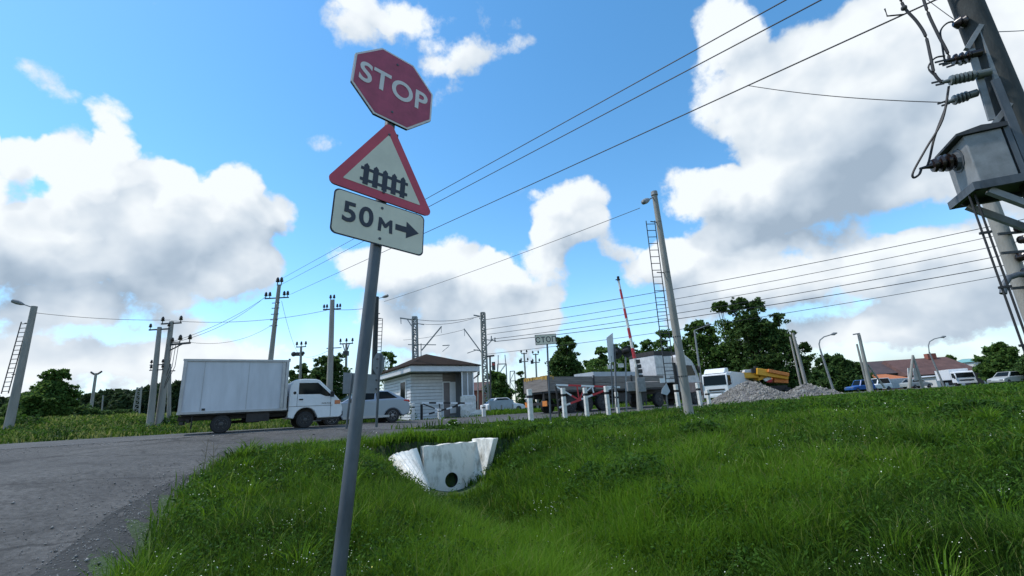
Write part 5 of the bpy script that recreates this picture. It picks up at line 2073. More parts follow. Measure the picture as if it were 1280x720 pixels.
def box_truck():
    o = at(222, 518, 15.9)
    base = Vector((o.x, o.y, H(o.x, o.y) + .03))
    t = thing('box_truck', 'small white box truck with flat cab driving along the road on the left', 'truck', base, ROAD_RZ)
    BL, BW, z0, z1 = 3.36, 1.86, .75, 2.60
    b = MB().box((BL / 2, BW / 2, (z0 + z1) / 2), (BL - .06, BW - .04, z1 - z0 - .06))
    cb = b.build('cargo_box', 'box_white', t)
    tr = MB()
    for x in (.03, BL - .03):
        for y in (.0, BW):
            tr.box((x, y, (z0 + z1) / 2), (.10, .05, z1 - z0))
    for zz in (z0, z1):
        for y in (.0, BW):
            tr.box((BL / 2, y, zz), (BL + .08, .055, .075))
        for x in (0, BL):
            tr.box((x, BW / 2, zz), (.055, BW - .05, .075))
    tr.box((BL - .16, -.012, (z0 + z1) / 2), (.10, .02, z1 - z0 - .12))
    tr.build('corner_trim', 'alu', cb)
    sm = MB()
    for x in (.62, 2.02):
        sm.box((x, .016, (z0 + z1) / 2), (.012, .012, z1 - z0 - .12))
    sm.build('panel_seam', 'alu', cb)
    k = MB().box((.72, .012, .86), (.10, .04, .07))
    k.build('latch', 'steel_dark', cb)
    MB().box((BL + .06, .35, z1 + .07), (.07, .07, .12)).build('marker_lamp', 'steel_dark', cb)
    # chassis
    c = MB()
    for y in (.45, BW - .45):
        c.box((2.2, y, .58), (4.4, .09, .16))
    c.box((BL / 2 + .1, BW / 2, .69), (BL, BW - .1, .06))
    c.box((.30, BW / 2, .50), (.10, BW - .2, .12))
    c.box((.12, BW / 2, .42), (.12, BW - .1, .10))
    c.box((2.45, .22, .50), (.75, .30, .30))
    c.box((2.3, BW - .3, .48), (.6, .3, .3))
    c.cyl((1.3, .1, .36), (1.3, BW - .1, .36), .07, n=8)
    c.cyl((1.3, BW / 2, .36), (3.8, BW / 2, .5), .05, n=8)
    c.box((3.42, BW / 2, .9), (.10, 1.3, .7))
    c.build('chassis', 'chassis', t)
    m = MB()
    m.box((.42, .06, .42), (.03, .3, .42))
    m.build('mud_flap', 'black', t)
    for y, s in ((.20, -1), (BW - .20, 1)):
        wheel(t, 1.30, y, .33, .28, 'rim_dark', s)
    # cab
    y0, y1 = .08, 1.78
    wx, wr = 4.10, .42
    prof = [(3.46, .42), (3.46, 1.45), (3.52, 1.72), (3.62, 1.86), (4.0, 1.90), (4.42, 1.885), (4.58, 1.83), (5.02, 1.40), (5.34, 1.07), (5.44, .92), (5.48, .72), (5.47, .44), (5.36, .36), (4.55, .36)]
    prof += arch(None, wx, wr, .36)[1:-1] + [(3.66, .37)]
    cab = MB().prism(prof, y0, y1).build('cab', 'white_paint', t, bevel=.035, seg=3)
    gl = MB()
    gl.slab([(3.80, y0, 1.74), (4.50, y0, 1.74), (5.02, y0, 1.255), (4.98, y0, 1.20), (4.82, y0, 1.20), (4.60, y0, 1.29), (3.80, y0, 1.30)], (0, -.006, 0))
    gl.build('side_window', 'glass', cab)
    gl = MB()
    gl.slab([(3.80, y1, 1.74), (4.50, y1, 1.74), (5.02, y1, 1.255), (4.60, y1, 1.29), (3.80, y1, 1.30)], (0, .006, 0))
    gl.build('side_window', 'glass', cab)
    gl = MB()
    d = Vector((.698, 0, .716)) * .006
    gl.slab([(4.63, y0 + .1, 1.785), (5.30, y0 + .1, 1.115), (5.30, y1 - .1, 1.115), (4.63, y1 - .1, 1.785)], d)
    gl.build('windscreen', 'glass', cab)
    s = MB()
    s.box((4.28, y0 - .002, .835), (1.62, .006, .014))
    s.box((3.76, y0 - .002, 1.08), (.010, .006, .50))
    s.box((5.02, y0 - .002, .80), (.010, .006, .80))
    s.build('door_gap', 'chassis', cab)
    MB().box((3.90, y0 - .015, 1.10), (.15, .03, .045)).build('door_handle', 'black', cab, bevel=.008)
    c = MB().cyl((3.66, y0 - .012, 1.36), (3.66, y0 + .01, 1.36), .055, n=14).build('vent_cap', 'black', cab)
    MB().box((5.28, y0 - .008, .955), (.22, .03, .15)).build('indicator_lamp', 'orange_lamp', cab, bevel=.01)
    tx = text_mesh('lettering', 'PORTER', .085, 'chassis', cab, bold=.002, spacing=1.25)
    tx.location = (4.86, y0 - .003, .92)
    e = MB()
    e.prism([(4.96, 1.16), (5.10, 1.16), (5.10, 1.36), (4.96, 1.38)], y0 - .22, y0 - .12)
    e.bar((5.03, y0 - .12, 1.24), (5.03, y0 + .03, 1.24), .04, .04)
    e.build('mirror', 'black', cab, bevel=.012)
    h = MB()
    h.box((5.475, .34, .80), (.03, .30, .17))
    h.build('headlight', 'glass', cab)
    h = MB()
    h.box((5.475, 1.52, .80), (.03, .30, .17))
    h.build('headlight', 'glass', cab)
    u = MB()
    u.box((4.95, .93, .34), (.85, 1.55, .14))
    u.box((5.49, .93, .50), (.05, 1.64, .18))
    u.build('bumper', 'chassis', t, bevel=.015)
    ai = MB()
    ai.prism(arch(None, wx, wr - .005, .365), y0 + .3, y1 - .3)
    ai.build('wheel_well', 'chassis', t)
    for y, sd in ((y0 + .12, -1), (y1 - .12, 1)):
        wheel(t, wx, y, .315, .20, 'rim_dark', sd)


box_truck()


def suv():
    o = at(512.5, 527, 23.3)
    n = Vector((-UY, UX, 0))
    c = Vector((o.x, o.y, 0)) + n * .92
    base = Vector((c.x, c.y, H(c.x, c.y) + .035))
    t = thing('suv', 'silver blue sloping-roofed SUV behind the sign backs in front of the gatehouse', 'car', base, ROAD_RZ + PI)
    w = .90
    lo = [(0.02, .42), (-.02, .78), (.06, 1.0), (.16, 1.12), (.55, 1.17), (2.0, 1.13), (3.25, 1.06), (4.05, .95), (4.42, .78), (4.52, .55), (4.46, .28), (4.18, .27)]
    lo += arch(None, 3.72, .40, .27)[1:-1] + [(3.28, .27), (1.32, .27)] + arch(None, .88, .41, .27)[1:-1] + [(.36, .30)]
    body = MB().prism(lo, -w, w).build('body', 'silver', t, bevel=.06, seg=3)
    g = MB()
    tw = .66
    bot = [(.30, 1.14), (3.30, 1.05)]
    P = [(.22, -w + .07, 1.13), (3.32, -w + .07, 1.04), (3.32, w - .07, 1.04), (.22, w - .07, 1.13)]
    T = [(1.05, -tw, 1.57), (2.35, -tw, 1.60), (2.35, tw, 1.60), (1.05, tw, 1.57)]
    g.add(P + T, [(0, 1, 5, 4), (1, 2, 6, 5), (2, 3, 7, 6), (3, 0, 4, 7), (4, 5, 6, 7), (3, 2, 1, 0)])
    cab = g.build('cabin', 'silver', t, bevel=.05, seg=3)

    def lerp3(a, b, f):
        return Vector(a).lerp(Vector(b), f)

    def pane(a, b, c_, d, name, u0, u1, v0, v1, off):
        def q(u, v):
            return lerp3(lerp3(a, b, u), lerp3(d, c_, u), v)
        m = MB()
        nn = (Vector(b) - Vector(a)).cross(Vector(d) - Vector(a)).normalized()
        if nn.dot(Vector(off)) < 0:
            nn = -nn
        m.slab([q(u0, v0) + nn * .001, q(u1, v0) + nn * .001, q(u1, v1) + nn * .001, q(u0, v1) + nn * .001], nn * .007)
        m.build(name, 'glass', cab)
    for s, a, b, c_, d in ((1, P[3], P[2], T[2], T[3]), (-1, P[0], P[1], T[1], T[0])):
        pane(a, b, c_, d, 'side_window', .10, .47, .14, .86, (0, s, 0))
        pane(a, b, c_, d, 'side_window', .51, .93, .14, .86, (0, s, 0))
    pane(P[0], P[3], T[3], T[0], 'rear_window', .08, .92, .18, .9, (-1, 0, .5))
    pane(P[1], P[2], T[2], T[1], 'windscreen', .05, .95, .06, .94, (1, 0, .5))
    for s in (-1, 1):
        m = MB()
        m.prism([(-.01, .96), (.30, 1.02), (.34, 1.09), (.05, 1.09)], s * (w - .16), s * (w + .012))
        m.build('tail_light', 'red_lamp', body, bevel=.01)
        m = MB()
        m.prism([(4.1, .80), (4.44, .70), (4.44, .80), (4.15, .92)], s * (w - .2), s * (w + .005))
        m.build('headlight', 'glass', body, bevel=.01)
        m = MB()
        m.box((1.9, s * (w + .006), .98), (.20, .03, .035))
        m.build('door_handle', 'silver', body)
        m = MB()
        m.box((2.15, s * (w - .006), .335), (2.2, .05, .11))
        m.build('sill_trim', 'alu', body)
        m = MB()
        m.box((2.9, s * (w + .10), 1.10), (.12, .2, .13))
        m.build('mirror', 'black', body, bevel=.03)
    m = MB()
    m.prism(arch(None, 3.72, .395, .272), -w + .25, w - .25)
    m.prism(arch(None, .88, .405, .272), -w + .25, w - .25)
    m.box((2.3, 0, .30), (3.6, 1.4, .12))
    m.build('underbody', 'chassis', t)
    for x in (.88, 3.72):
        for s in (-1, 1):
            wheel(t, x, s * (w - .12), .355, .23, 'rim', s)


suv()


def flatbed_lorry():
    o = at(688, 514, 27)
    base = Vector((o.x, o.y, H(o.x, o.y) + .03))
    t = thing('flatbed_lorry', 'long dirty flatbed lorry with grey wooden side boards and grey cab at the crossing', 'lorry', base, ROAD_RZ)
    W = 2.5
    L = 10.4
    zb, zt = 1.32, 2.16
    d = MB()
    d.box((L / 2, W / 2, zb - .06), (L, W, .10))
    d.build('deck', 'chassis', t)
    for k, (x0, x1) in enumerate(((.06, 3.55), (3.75, 7.0), (7.2, L))):
        b = MB()
        for j in range(2):
            h = (zt - zb) / 2
            b.box(((x0 + x1) / 2, .03, zb + h * (j + .5)), (x1 - x0, .05, h - .03))
        b.build('side_board', 'boards', t)
        b = MB()
        for j in range(2):
            h = (zt - zb) / 2
            b.box(((x0 + x1) / 2, W - .03, zb + h * (j + .5)), (x1 - x0, .05, h - .03))
        b.build('side_board', 'boards', t)
    for x in (.0, 3.65, 7.1):
        for y in (-.01, W + .01):
            MB().box((x, y, (zb + zt) / 2), (.09, .08, zt - zb + .1)).build('stake', 'steel_dark', t)
    b = MB()
    b.box((-.02, W / 2, (zb + zt) / 2 - .05), (.06, W - .08, zt - zb - .1))
    b.build('tailboard', 'boards', t)
    g = random.Random(4)
    b = MB()
    for k in range(26):
        y = .08 + (W - .16) * k / 25
        b.box((.22 + g.uniform(-.05, .05), y, zt - .06 + g.uniform(-.02, .06)), (.5, .13, .20), rz=g.uniform(-.3, .3))
    b.build('straw_load', 'straw', t)
    b = MB().box((6.3, 1.3, zt + .12), (4.6, 1.9, .36))
    b.build('load_slab', 'tarp', t)
    c = MB()
    for y in (.75, W - .75):
        c.box((7.2, y, 1.05), (14.2, .12, .28))
    c.box((-.03, W / 2, .62), (.10, W - .1, .16))
    for y in (.55, W - .55):
        c.box((.05, y, .9), (.08, .08, .6))
    c.box((6.2, .35, .78), (1.4, .5, .55))
    c.box((8.1, .40, .72), (.9, .55, .55))
    for x in (1.6, 2.95, 4.3, 9.7, 13.75):
        c.cyl((x, .2, .50), (x, W - .2, .50), .09, n=8)
    c.box((5.2, .2, .95), (2.6, .05, .10))
    c.box((5.2, .2, .72), (2.6, .05, .08))
    c.box((13.6, W / 2, .75), (2.4, 2.1, .5))
    c.build('chassis', 'chassis', t)
    for y in (.34, W - .34):
        b = MB()
        b.box((-.10, y, .62), (.05, .42, .30))
        b.build('tail_light', 'orange', t)
    b = MB()
    b.cyl((-.12, W - .30, .8), (-.12, W - .30, .98), .03, n=6)
    b.cyl((-.12, W - .30, .98), (-.12, W - .30, 1.03), .16, .05, 10)
    b.build('marker_lamp', 'white_paint', t)
    for x in (1.6, 2.95, 4.3, 9.7, 13.75):
        for y, s in ((.17, -1), (W - .17, 1)):
            wheel(t, x, y, .50, .32, 'rim_dark', s)
    # sleeper box and cab
    sb = MB().box((10.75, W / 2, 2.62), (1.9, 2.4, 1.95)).build('sleeper_box', 'cab_grey', t, bevel=.05)
    s = MB()
    for zz in (2.2, 2.75):
        s.box((10.75, .046, zz), (1.85, .01, .03))
    s.box((10.75, .046, 2.62), (.03, .01, 1.8))
    s.build('panel_seam', 'steel_dark', sb)
    MB().box((10.75, W / 2, 3.76), (1.95, 2.42, .30)).build('dark_roof_edge', 'chassis', sb)
    MB().box((12.02, W / 2, 2.0), (.5, 2.1, 2.2)).build('gap_block', 'chassis', t)  # dark block filling the gap between sleeper box and cab
    prof = [(12.35, .95), (12.35, 3.55), (12.6, 3.72), (13.4, 3.66), (14.0, 3.32), (14.35, 2.90), (14.62, 2.05), (14.72, 1.55), (14.72, .95)]
    cab = MB().prism(prof, .05, W - .05).build('cab', 'cab_grey', t, bevel=.06, seg=3)
    lo = MB().box((13.75, W / 2, 1.25), (2.0, W - .02, .75)).build('lower_panel', 'cab_rust', cab, bevel=.04)
    gl = MB().slab([(13.0, .05, 2.9), (13.95, .05, 2.9), (14.25, .05, 2.15), (13.0, .05, 2.1)], (0, -.008, 0))
    gl.build('side_window', 'glass', cab)
    nd = Vector((.95, 0, .30)) * .01
    MB().slab([(14.36, .2, 2.86), (14.61, .2, 2.08), (14.61, W - .2, 2.08), (14.36, W - .2, 2.86)], nd).build('windscreen', 'glass', cab)
    b = MB()
    b.bar((12.42, -.02, 1.2), (12.42, -.02, 3.5), .06, .06)
    b.bar((13.0, -.0, 1.7), (13.0, -.0, 2.95), .05, .05)
    b.box((14.5, -.12, 2.55), (.10, .18, .5))
    b.bar((14.5, -.1, 2.8), (14.2, .05, 2.95), .04, .04)
    b.build('mirror', 'chassis', cab)
    b = MB()
    b.box((12.9, W / 2, 3.82), (.6, 1.2, .3))
    b.build('roof_deflector', 'chassis', cab, bevel=.05)
    MB().box((14.74, W / 2, .85), (.12, W - .06, .42)).build('bumper', 'cab_rust', t, bevel=.03)


flatbed_lorry()


def lorry_front(name, label, px, Y, py, rz, L, cabL, W, cabH, boxH, colr='white_paint', boxm='white_paint', fairing=True):
    o = at(px, py, Y)
    base = Vector((o.x, o.y, H(o.x, o.y)))
    t = thing(name, label, 'truck', base, rz)
    cab = MB().prism([(-cabL, .45), (-cabL, cabH), (-cabL * .3, cabH), (-.18, cabH - .08), (0, cabH * .55), (0.04, .45)], -W / 2, W / 2).build('cab', colr, t, bevel=.06)
    n = Vector((1, 0, .12)).normalized()
    x0, x1 = -.16, .0
    MB().slab([(-.15, -W / 2 + .15, cabH - .22), (-.15, W / 2 - .15, cabH - .22), (.005, W / 2 - .12, cabH * .57), (.005, -W / 2 + .12, cabH * .57)], n * .02).build('windscreen', 'glass', cab)
    for s in (-1, 1):
        MB().slab([(-cabL * .75, s * W / 2, cabH - .25), (-.25, s * W / 2, cabH - .25), (-.1, s * W / 2, cabH * .57), (-cabL * .75, s * W / 2, cabH * .57)], (0, s * .012, 0)).build('side_window', 'glass', cab)
        MB().box((.04, s * (W / 2 - .28), cabH * .26), (.06, .36, .18)).build('headlight', 'glass', cab)
        b = MB()
        b.box((.12, s * (W / 2 + .16), cabH * .62), (.08, .18, .5))
        b.bar((.1, s * (W / 2 + .1), cabH * .66), (-.2, s * W / 2, cabH * .7), .04, .04)
        b.build('mirror', 'black', cab)
    b = MB()
    b.box((.045, 0, cabH * .40), (.03, W * .7, .16))
    b.box((.045, 0, cabH * .31), (.03, W * .6, .08))
    b.build('grille', 'chassis', cab)
    MB().box((.03, 0, .48), (.12, W, .28)).build('bumper', boxm, t, bevel=.03)
    if fairing:
        MB().prism([(-cabL, cabH + .002), (-cabL, cabH + .55), (-cabL * .45, cabH + .5), (-cabL * .12, cabH + .002)], -W * .42, W * .42).build('roof_fairing', colr, cab, bevel=.08)
    bx = MB().box((-cabL - .15 - (L - cabL) / 2, 0, (boxH + .95) / 2), (L - cabL, W, boxH - .95)).build('cargo_box', boxm, t, bevel=.02)
    MB().box((-L / 2, 0, .75), (L, W * .5, .3)).build('chassis', 'chassis', t)
    for x in (-cabL * .55, -L + 1.2):
        for s in (-1, 1):
            wheel(t, x, s * (W / 2 - .16), .46, .28, 'rim_dark', s)
    return t


lorry_front('semi_truck', 'white lorry with roof fairing between the grey cab and the gravel heap', 897, 47, 500, ROAD_RZ + PI + .30, 9, 1.9, 2.45, 2.75, 2.9)
lorry_front('delivery_truck', 'white box truck parked before the long red roof', 1211, 66, 484, ROAD_RZ + PI + .55, 6.6, 1.5, 2.2, 2.05, 2.45, fairing=False)


def small_car(label, px, py, Y, rz, colr, L=4.2, Hh=1.45, name='parked_car', boxy=False, cat='car'):
    o = at(px, py, Y)
    t = thing(name, label, cat, (o.x, o.y, H(o.x, o.y)), rz, None)
    w = .85
    if boxy:
        lo = [(-L / 2, .3), (-L / 2, Hh * .52), (L * .12, Hh * .52), (L * .42, Hh * .46), (L / 2, Hh * .40), (L / 2, .3)]
        P0, P1, T0, T1 = -L / 2 + .05, L * .16, -L / 2 + .12, L * .02
    else:
        lo = [(-L / 2, .3), (-L / 2, Hh * .6), (-L * .3, Hh * .64), (L * .22, Hh * .62), (L * .46, Hh * .50), (L / 2, Hh * .38), (L / 2, .3)]
        P0, P1, T0, T1 = -L * .42, L * .24, -L * .24, L * .06
    body = MB().prism(lo, -w, w).build('body', colr, t, bevel=.07)
    zb = Hh * (.52 if boxy else .62)
    g = MB()
    P = [(P0, -w + .06, zb), (P1, -w + .06, zb), (P1, w - .06, zb), (P0, w - .06, zb)]
    T = [(T0, -w + .2, Hh), (T1, -w + .2, Hh), (T1, w - .2, Hh), (T0, w - .2, Hh)]
    g.add(P + T, [(0, 1, 5, 4), (1, 2, 6, 5), (2, 3, 7, 6), (3, 0, 4, 7), (4, 5, 6, 7)])
    c = g.build('cabin', colr, t, bevel=.04)
    for nm, (a, b_, c_, d) in (('side_window', (P[0], P[1], T[1], T[0])), ('side_window', (P[3], P[2], T[2], T[3])), ('windscreen', (P[1], P[2], T[2], T[1])), ('rear_window', (P[0], P[3], T[3], T[0]))):
        q = [Vector(v) for v in (a, b_, c_, d)]
        ce = sum(q, Vector()) / 4
        q = [ce + (v - ce) * .84 for v in q]
        nn = (q[1] - q[0]).cross(q[3] - q[0]).normalized()
        if nn.dot(ce - Vector(((P0 + P1) / 2, 0, zb))) < 0:
            nn = -nn
        MB().slab([v + nn * .002 for v in q], nn * .012).build(nm, 'glass', c)
    for s in (-1, 1):
        MB().box((L / 2 - .03, s * .58, Hh * .38), (.08, .34, .14)).build('headlight', 'alu', body)
        for x in (-L * .31, L * .31):
            wheel(t, x, s * (w - .09), .31, .2, 'rim', s)
    return t


small_car('blue pickup-nosed truck parked by the leaning lamp pole', 1076, 490, 72, PI + .15, 'blue', 3.9, 1.75, 'parked_truck', True, 'truck')
small_car('pale grey car parked at the foot of the A-shaped pole', 1147, 487, 72, .2, 'car_grey', 4.3, 1.5)
small_car('dull green-grey car at the far right beneath the dark tree', 1262, 482, 56, PI + .25, 'car_grey', 4.2, 1.5)
small_car('white low car behind the pale panel wall left of the lorry tail', 629, 516, 44, .5, 'white_paint', 4.0, 1.4)
t_ = small_car('white van with a red stripe between the blue truck and the strut', 1097, 486, 74, PI + .1, 'white_paint', 3.8, 1.9, 'parked_van', True, 'van')
MB().box((.2, -.862, .62), (2.6, .02, .14)).build('stripe', 'red_paint', t_)


def crane_truck():
    Y = 52
    o = at(955, 496, Y)
    base = Vector((o.x, o.y, H(o.x, o.y)))
    t = thing('crane_truck', 'yellow truck crane with orange boom behind the gravel heap', 'crane', base)

    def P(px, py, dy=0):
        return at(px, py, Y + dy) - base

    def plate_(name, pts, m, dep=1.4):
        b = MB()
        b.slab([P(*p) for p in pts], (0.2, dep, 0))
        return b.build(name, m, t, bevel=.05)
    plate_('body', [(926, 472.5), (951, 472.5), (951, 464.5), (926, 465.5)], 'yellow', 2)
    plate_('cab', [(948, 476), (958, 473), (963, 468), (948, 466)], 'yellow', 1.6)
    plate_('cab_roof', [(930, 466), (941, 466), (941, 462), (931, 462)], 'cab_grey', 1)
    b = MB()
    b.bar(P(944, 464.5), P(983, 470.5), .9, .75)
    b.build('boom', 'yellow', t, bevel=.05)
    b = MB()
    b.bar(P(960, 463.2, -.6), P(986, 468.5, -.6), .25, .35)
    b.build('boom_arm', 'orange', t, bevel=.03)
    plate_('counterweight', [(968, 478), (986, 479), (985, 469), (980, 466.5), (968, 472)], 'orange', 1.6)
    plate_('side_panel', [(952, 472), (962, 471), (966, 474), (957, 477)], 'white_paint', .5)
    plate_('red_panel', [(958, 478), (965, 478), (966, 473), (961, 474)], 'red_paint', .5)
    b = MB()
    b.box((-.2, 1.2, 1.0), (6.2, 2.2, .5))
    b.build('chassis', 'chassis', t)
    b = MB()
    b.box(P(941, 463.5), (.4, .5, .5))
    b.box(P(945, 462.8), (.25, .4, .9))
    b.build('winch', 'chassis', t)
    for x in (-2.6, -1.2, 1.6, 2.9):
        for y, s in ((.1, -1), (2.2, 1)):
            wheel(t, x, y, .5, .3, 'rim_dark', s)


crane_truck()


# ------------------------------------------------------------------ gravel heaps
def heap(px, py, Y, top_py, wpx, label, seed, n):
    o = at(px, py, Y)
    base = Vector((o.x, o.y, H(o.x, o.y) - .15))
    hgt = at(px, top_py, Y).z - base.z
    rad = wpx / FPX * Y / cF.y / 2 * 1.0
    t = thing('gravel_heap', label, 'gravel heap', base, 0, 'gravel heaps')
    g = np.random.default_rng(seed)
    nr, na = 26, 64
    V = [(0, 0, hgt)]
    for i in range(1, nr + 1):
        for j in range(na):
            a = 2 * PI * j / na
            f = i / nr
            rr = rad * f * (1 + .06 * math.sin(3 * a + seed) + .04 * math.sin(7 * a))
            z = hgt * (1 - f) ** 1.08 * (1 + .05 * math.sin(4 * a + 5 * f)) - (0.1 * hgt * math.exp(-(f / .12) ** 2)) + g.normal(0, .018)
            V.append((rr * math.cos(a), rr * math.sin(a), max(0, z)))
    m_ = MB()
    m_.v = [Vector(v) for v in V]
    for j in range(na):
        m_.f.append((0, 1 + j, 1 + (j + 1) % na))
    for i in range(nr - 1):
        for j in range(na):
            a, b_ = 1 + i * na + j, 1 + i * na + (j + 1) % na
            m_.f.append((a, a + na, b_ + na, b_))
    m_.build('heap_core', mat('crushed_stone_bed', (0.06, 0.058, 0.056), .95, scale=12, col2=(.20, .19, .185), bump=1, bscale=30), t)
    # loose stones on the surface
    f = np.sqrt(g.uniform(0, 1, n))
    a = g.uniform(0, 2 * PI, n)
    z = hgt * (1 - f) ** 1.08 * (1 + .05 * np.sin(4 * a + 5 * f)) - (0.1 * hgt * np.exp(-(f / .12) ** 2))
    rr = rad * f * (1 + .06 * np.sin(3 * a + seed) + .04 * np.sin(7 * a))
    P = np.stack([rr * np.cos(a), rr * np.sin(a), np.maximum(z, 0)], -1)
    s = (g.uniform(.025, .07, n) * np.where(g.uniform(0, 1, n) < .08, 2.0, 1))[:, None, None] * (Y / 31)
    octa = np.array([[1, 0, 0], [-1, 0, 0], [0, 1, 0], [0, -1, 0], [0, 0, 1], [0, 0, -1]], float)
    q = octa[None] * g.uniform(.6, 1.3, (n, 6, 1)) * s + g.normal(0, .25, (n, 6, 3)) * s
    V = P[:, None] + q
    tri = np.array([[0, 2, 4], [2, 1, 4], [1, 3, 4], [3, 0, 4], [2, 0, 5], [1, 2, 5], [3, 1, 5], [0, 3, 5]])
    T = np.arange(n)[:, None, None] * 6 + tri[None]
    sm = mat('crushed_stone', (0.085, 0.083, 0.076), .9, scale=2.2, col2=(.34, .325, .29), detail=4)
    st = np_mesh('stones', V.reshape(-1, 3), None, T.reshape(-1, 3), sm)
    st.parent = t
    st['kind'] = 'stuff'


heap(940, 502, 31, 474, 116, 'large heap of grey crushed stone beyond the grass, before the yellow crane', 1, 5200)
heap(1010, 494, 44, 478.5, 74, 'lower heap of grey crushed stone right of the large one', 2, 2200)


# ------------------------------------------------------------------ gatehouse
def gatehouse():
    c = at(514, 520, 30)
    base = Vector((c.x, c.y, 1.2))
    t = thing('gatehouse', 'small white sided gatehouse with brown hipped roof beside the road', 'gatehouse', base, ROAD_RZ)
    Wd, Dp, Hw = 4.15, 5.6, 3.0
    # walls: clad with horizontal boards (each board lapped in the mesh)
    w = MB()

    def clad(x0, y0, x1, y1, z0, z1, step=.215, out=(0, -1)):
        """lapped boards on a vertical face from (x0,y0) to (x1,y1)"""
        nx, ny = out
        k = 0
        z = z0
        while z < z1 - 1e-3:
            zt_ = min(z + step, z1)
            zg = zt_ - .025
            p0 = (x0 + nx * .05, y0 + ny * .05)
            p1 = (x1 + nx * .05, y1 + ny * .05)
            vs = [(p0[0], p0[1], z), (p1[0], p1[1], z), (p1[0] - nx * .02, p1[1] - ny * .02, zg), (p0[0] - nx * .02, p0[1] - ny * .02, zg),
                  (x0, y0, z), (x1, y1, z), (x1, y1, zg), (x0, y0, zg)]
            w.add(vs, [(0, 1, 2, 3), (0, 4, 5, 1), (3, 2, 6, 7), (0, 3, 7, 4), (1, 5, 6, 2)])
            z = zt_
    core = MB()
    core.box((Wd / 2 + .02, Dp / 2 + .02, Hw / 2), (Wd - .04, Dp - .04, Hw))
    wall = core.build('wall', 'siding_gap', t)
    clad(0, 0, 2.22, 0, .0, Hw - .02)
    clad(0, Dp, 0, 0, .0, Hw - .02, out=(-1, 0))
    clad(Wd, 0, Wd, Dp, 0, Hw - .02, out=(1, 0))
    w.build('siding', 'siding', t)
    # left face window
    f = MB()
    wy, wz = 1.35, 1.95
    for dz in (-.62, .62):
        f.box((-.075, wy, wz + dz), (.05, 1.1, .09))
    for dy in (-.52, .52):
        f.box((-.075, wy + dy, wz), (.05, .09, 1.15))
    wf = f.build('window', 'white_paint', t)
    MB().box((-.070, wy, wz), (.012, .96, 1.16)).build('pane', 'glass', wf)
    # facade: dark grey band under the eave, door, white panel
    b = MB()
    b.box((2.72, -.03, 2.72), (.94, .05, .62))
    b.build('dark_band', 'boards', t)
    b = MB().box((2.50, -.03, 1.22), (.46, .05, 2.24)).build('door', 'grey_door', t)
    MB().box((2.34, -.07, 1.15), (.04, .05, .12)).build('handle', 'alu', b)
    b = MB()
    b.box((2.50, -.035, 2.40), (.58, .06, .06))
    b.box((2.24, -.035, 1.22), (.06, .06, 2.36))
    b.build('door_frame', 'white_paint', t)
    MB().box((2.96, -.035, 1.35), (.44, .06, 2.1)).build('door_panel', 'white_paint', t)
    # glazed porch on the right
    px0, px1, py0 = 3.12, 4.0, -1.2
    lo = MB()
    lo.box(((px0 + px1) / 2, py0 + .06, .68), (px1 - px0 + .25, .12, 1.36))
    lo.box((px1 + .06, py0 / 2 + .02, .68), (.12, -py0 - .16, 1.36))
    for k in range(6):
        lo.box(((px0 + px1) / 2, py0 - .008, .18 + k * .22), (px1 - px0 + .2, .02, .17))
    lo.build('porch_wall', 'whitewash', t)
    b = MB()
    for x in (px0 + .02, (px0 + px1) / 2, px1 - .02):
        b.box((x, py0 + .06, 2.2), (.07, .07, 1.66))
    b.box((px1 + .03, -.1, 2.2), (.06, .07, 1.66))
    for zz in (1.40, 2.98):
        b.box(((px0 + px1) / 2, py0 + .06, zz), (px1 - px0, .08, .06))
        b.box((px1 + .03, py0 / 2, zz), (.06, -py0, .06))
    pw = b.build('window', 'white_paint', t)
    b = MB()
    b.box(((px0 + px1) / 2, py0 + .07, 2.18), (px1 - px0 - .06, .012, 1.5))
    b.box((px1 + .02, py0 / 2, 2.18), (.012, -py0 - .1, 1.5))
    b.build('pane', mat('dusty_pane', (.22, .24, .25), .25, var=.15, scale=3), pw)
    # step blocks
    b = MB()
    b.box((3.5, -1.65, .22), (1.2, .7, .44))
    b.box((3.75, -2.15, .12), (.8, .5, .24))
    b.build('steps', 'whitewash', t)
    # roof: deep white fascia, hipped
    ov = .55
    X0, X1, Y0, Y1 = -ov, Wd + .25, -1.35, Dp + ov
    z0, z1 = Hw + .0, Hw + .36
    b = MB()
    b.box(((X0 + X1) / 2, Y0, (z0 + z1) / 2), (X1 - X0, .05, z1 - z0))
    b.box(((X0 + X1) / 2, Y1, (z0 + z1) / 2), (X1 - X0, .05, z1 - z0))
    b.box((X0, (Y0 + Y1) / 2, (z0 + z1) / 2), (.05, Y1 - Y0 - .06, z1 - z0))
    b.box((X1, (Y0 + Y1) / 2, (z0 + z1) / 2), (.05, Y1 - Y0 - .06, z1 - z0))
    b.box(((X0 + X1) / 2, (Y0 + Y1) / 2, z0 + .05), (X1 - X0 - .06, Y1 - Y0 - .06, .03))
    b.build('fascia', 'siding', t)
    e = .10
    A, B_, C_, D = (X0 - e, Y0 - e, z1 + .004), (X1 + e, Y0 - e, z1 + .004), (X1 + e, Y1 + e, z1 + .004), (X0 - e, Y1 + e, z1 + .004)
    R0, R1 = (Wd / 2 - .35, 1.6, z1 + 1.16), (Wd / 2 - .35, 3.4, z1 + 1.16)
    b = MB()
    lowered = [(p[0], p[1], p[2] + .07) for p in (A, B_, C_, D)]
    b.add([A, B_, C_, D] + lowered + [R0, R1], [(3, 2, 1, 0), (0, 1, 5, 4), (1, 2, 6, 5), (2, 3, 7, 6), (3, 0, 4, 7), (4, 5, 8), (5, 6, 9, 8), (6, 7, 9), (7, 4, 8, 9)])
    roof = b.build('roof', 'roof_brown', t)
    b = MB()
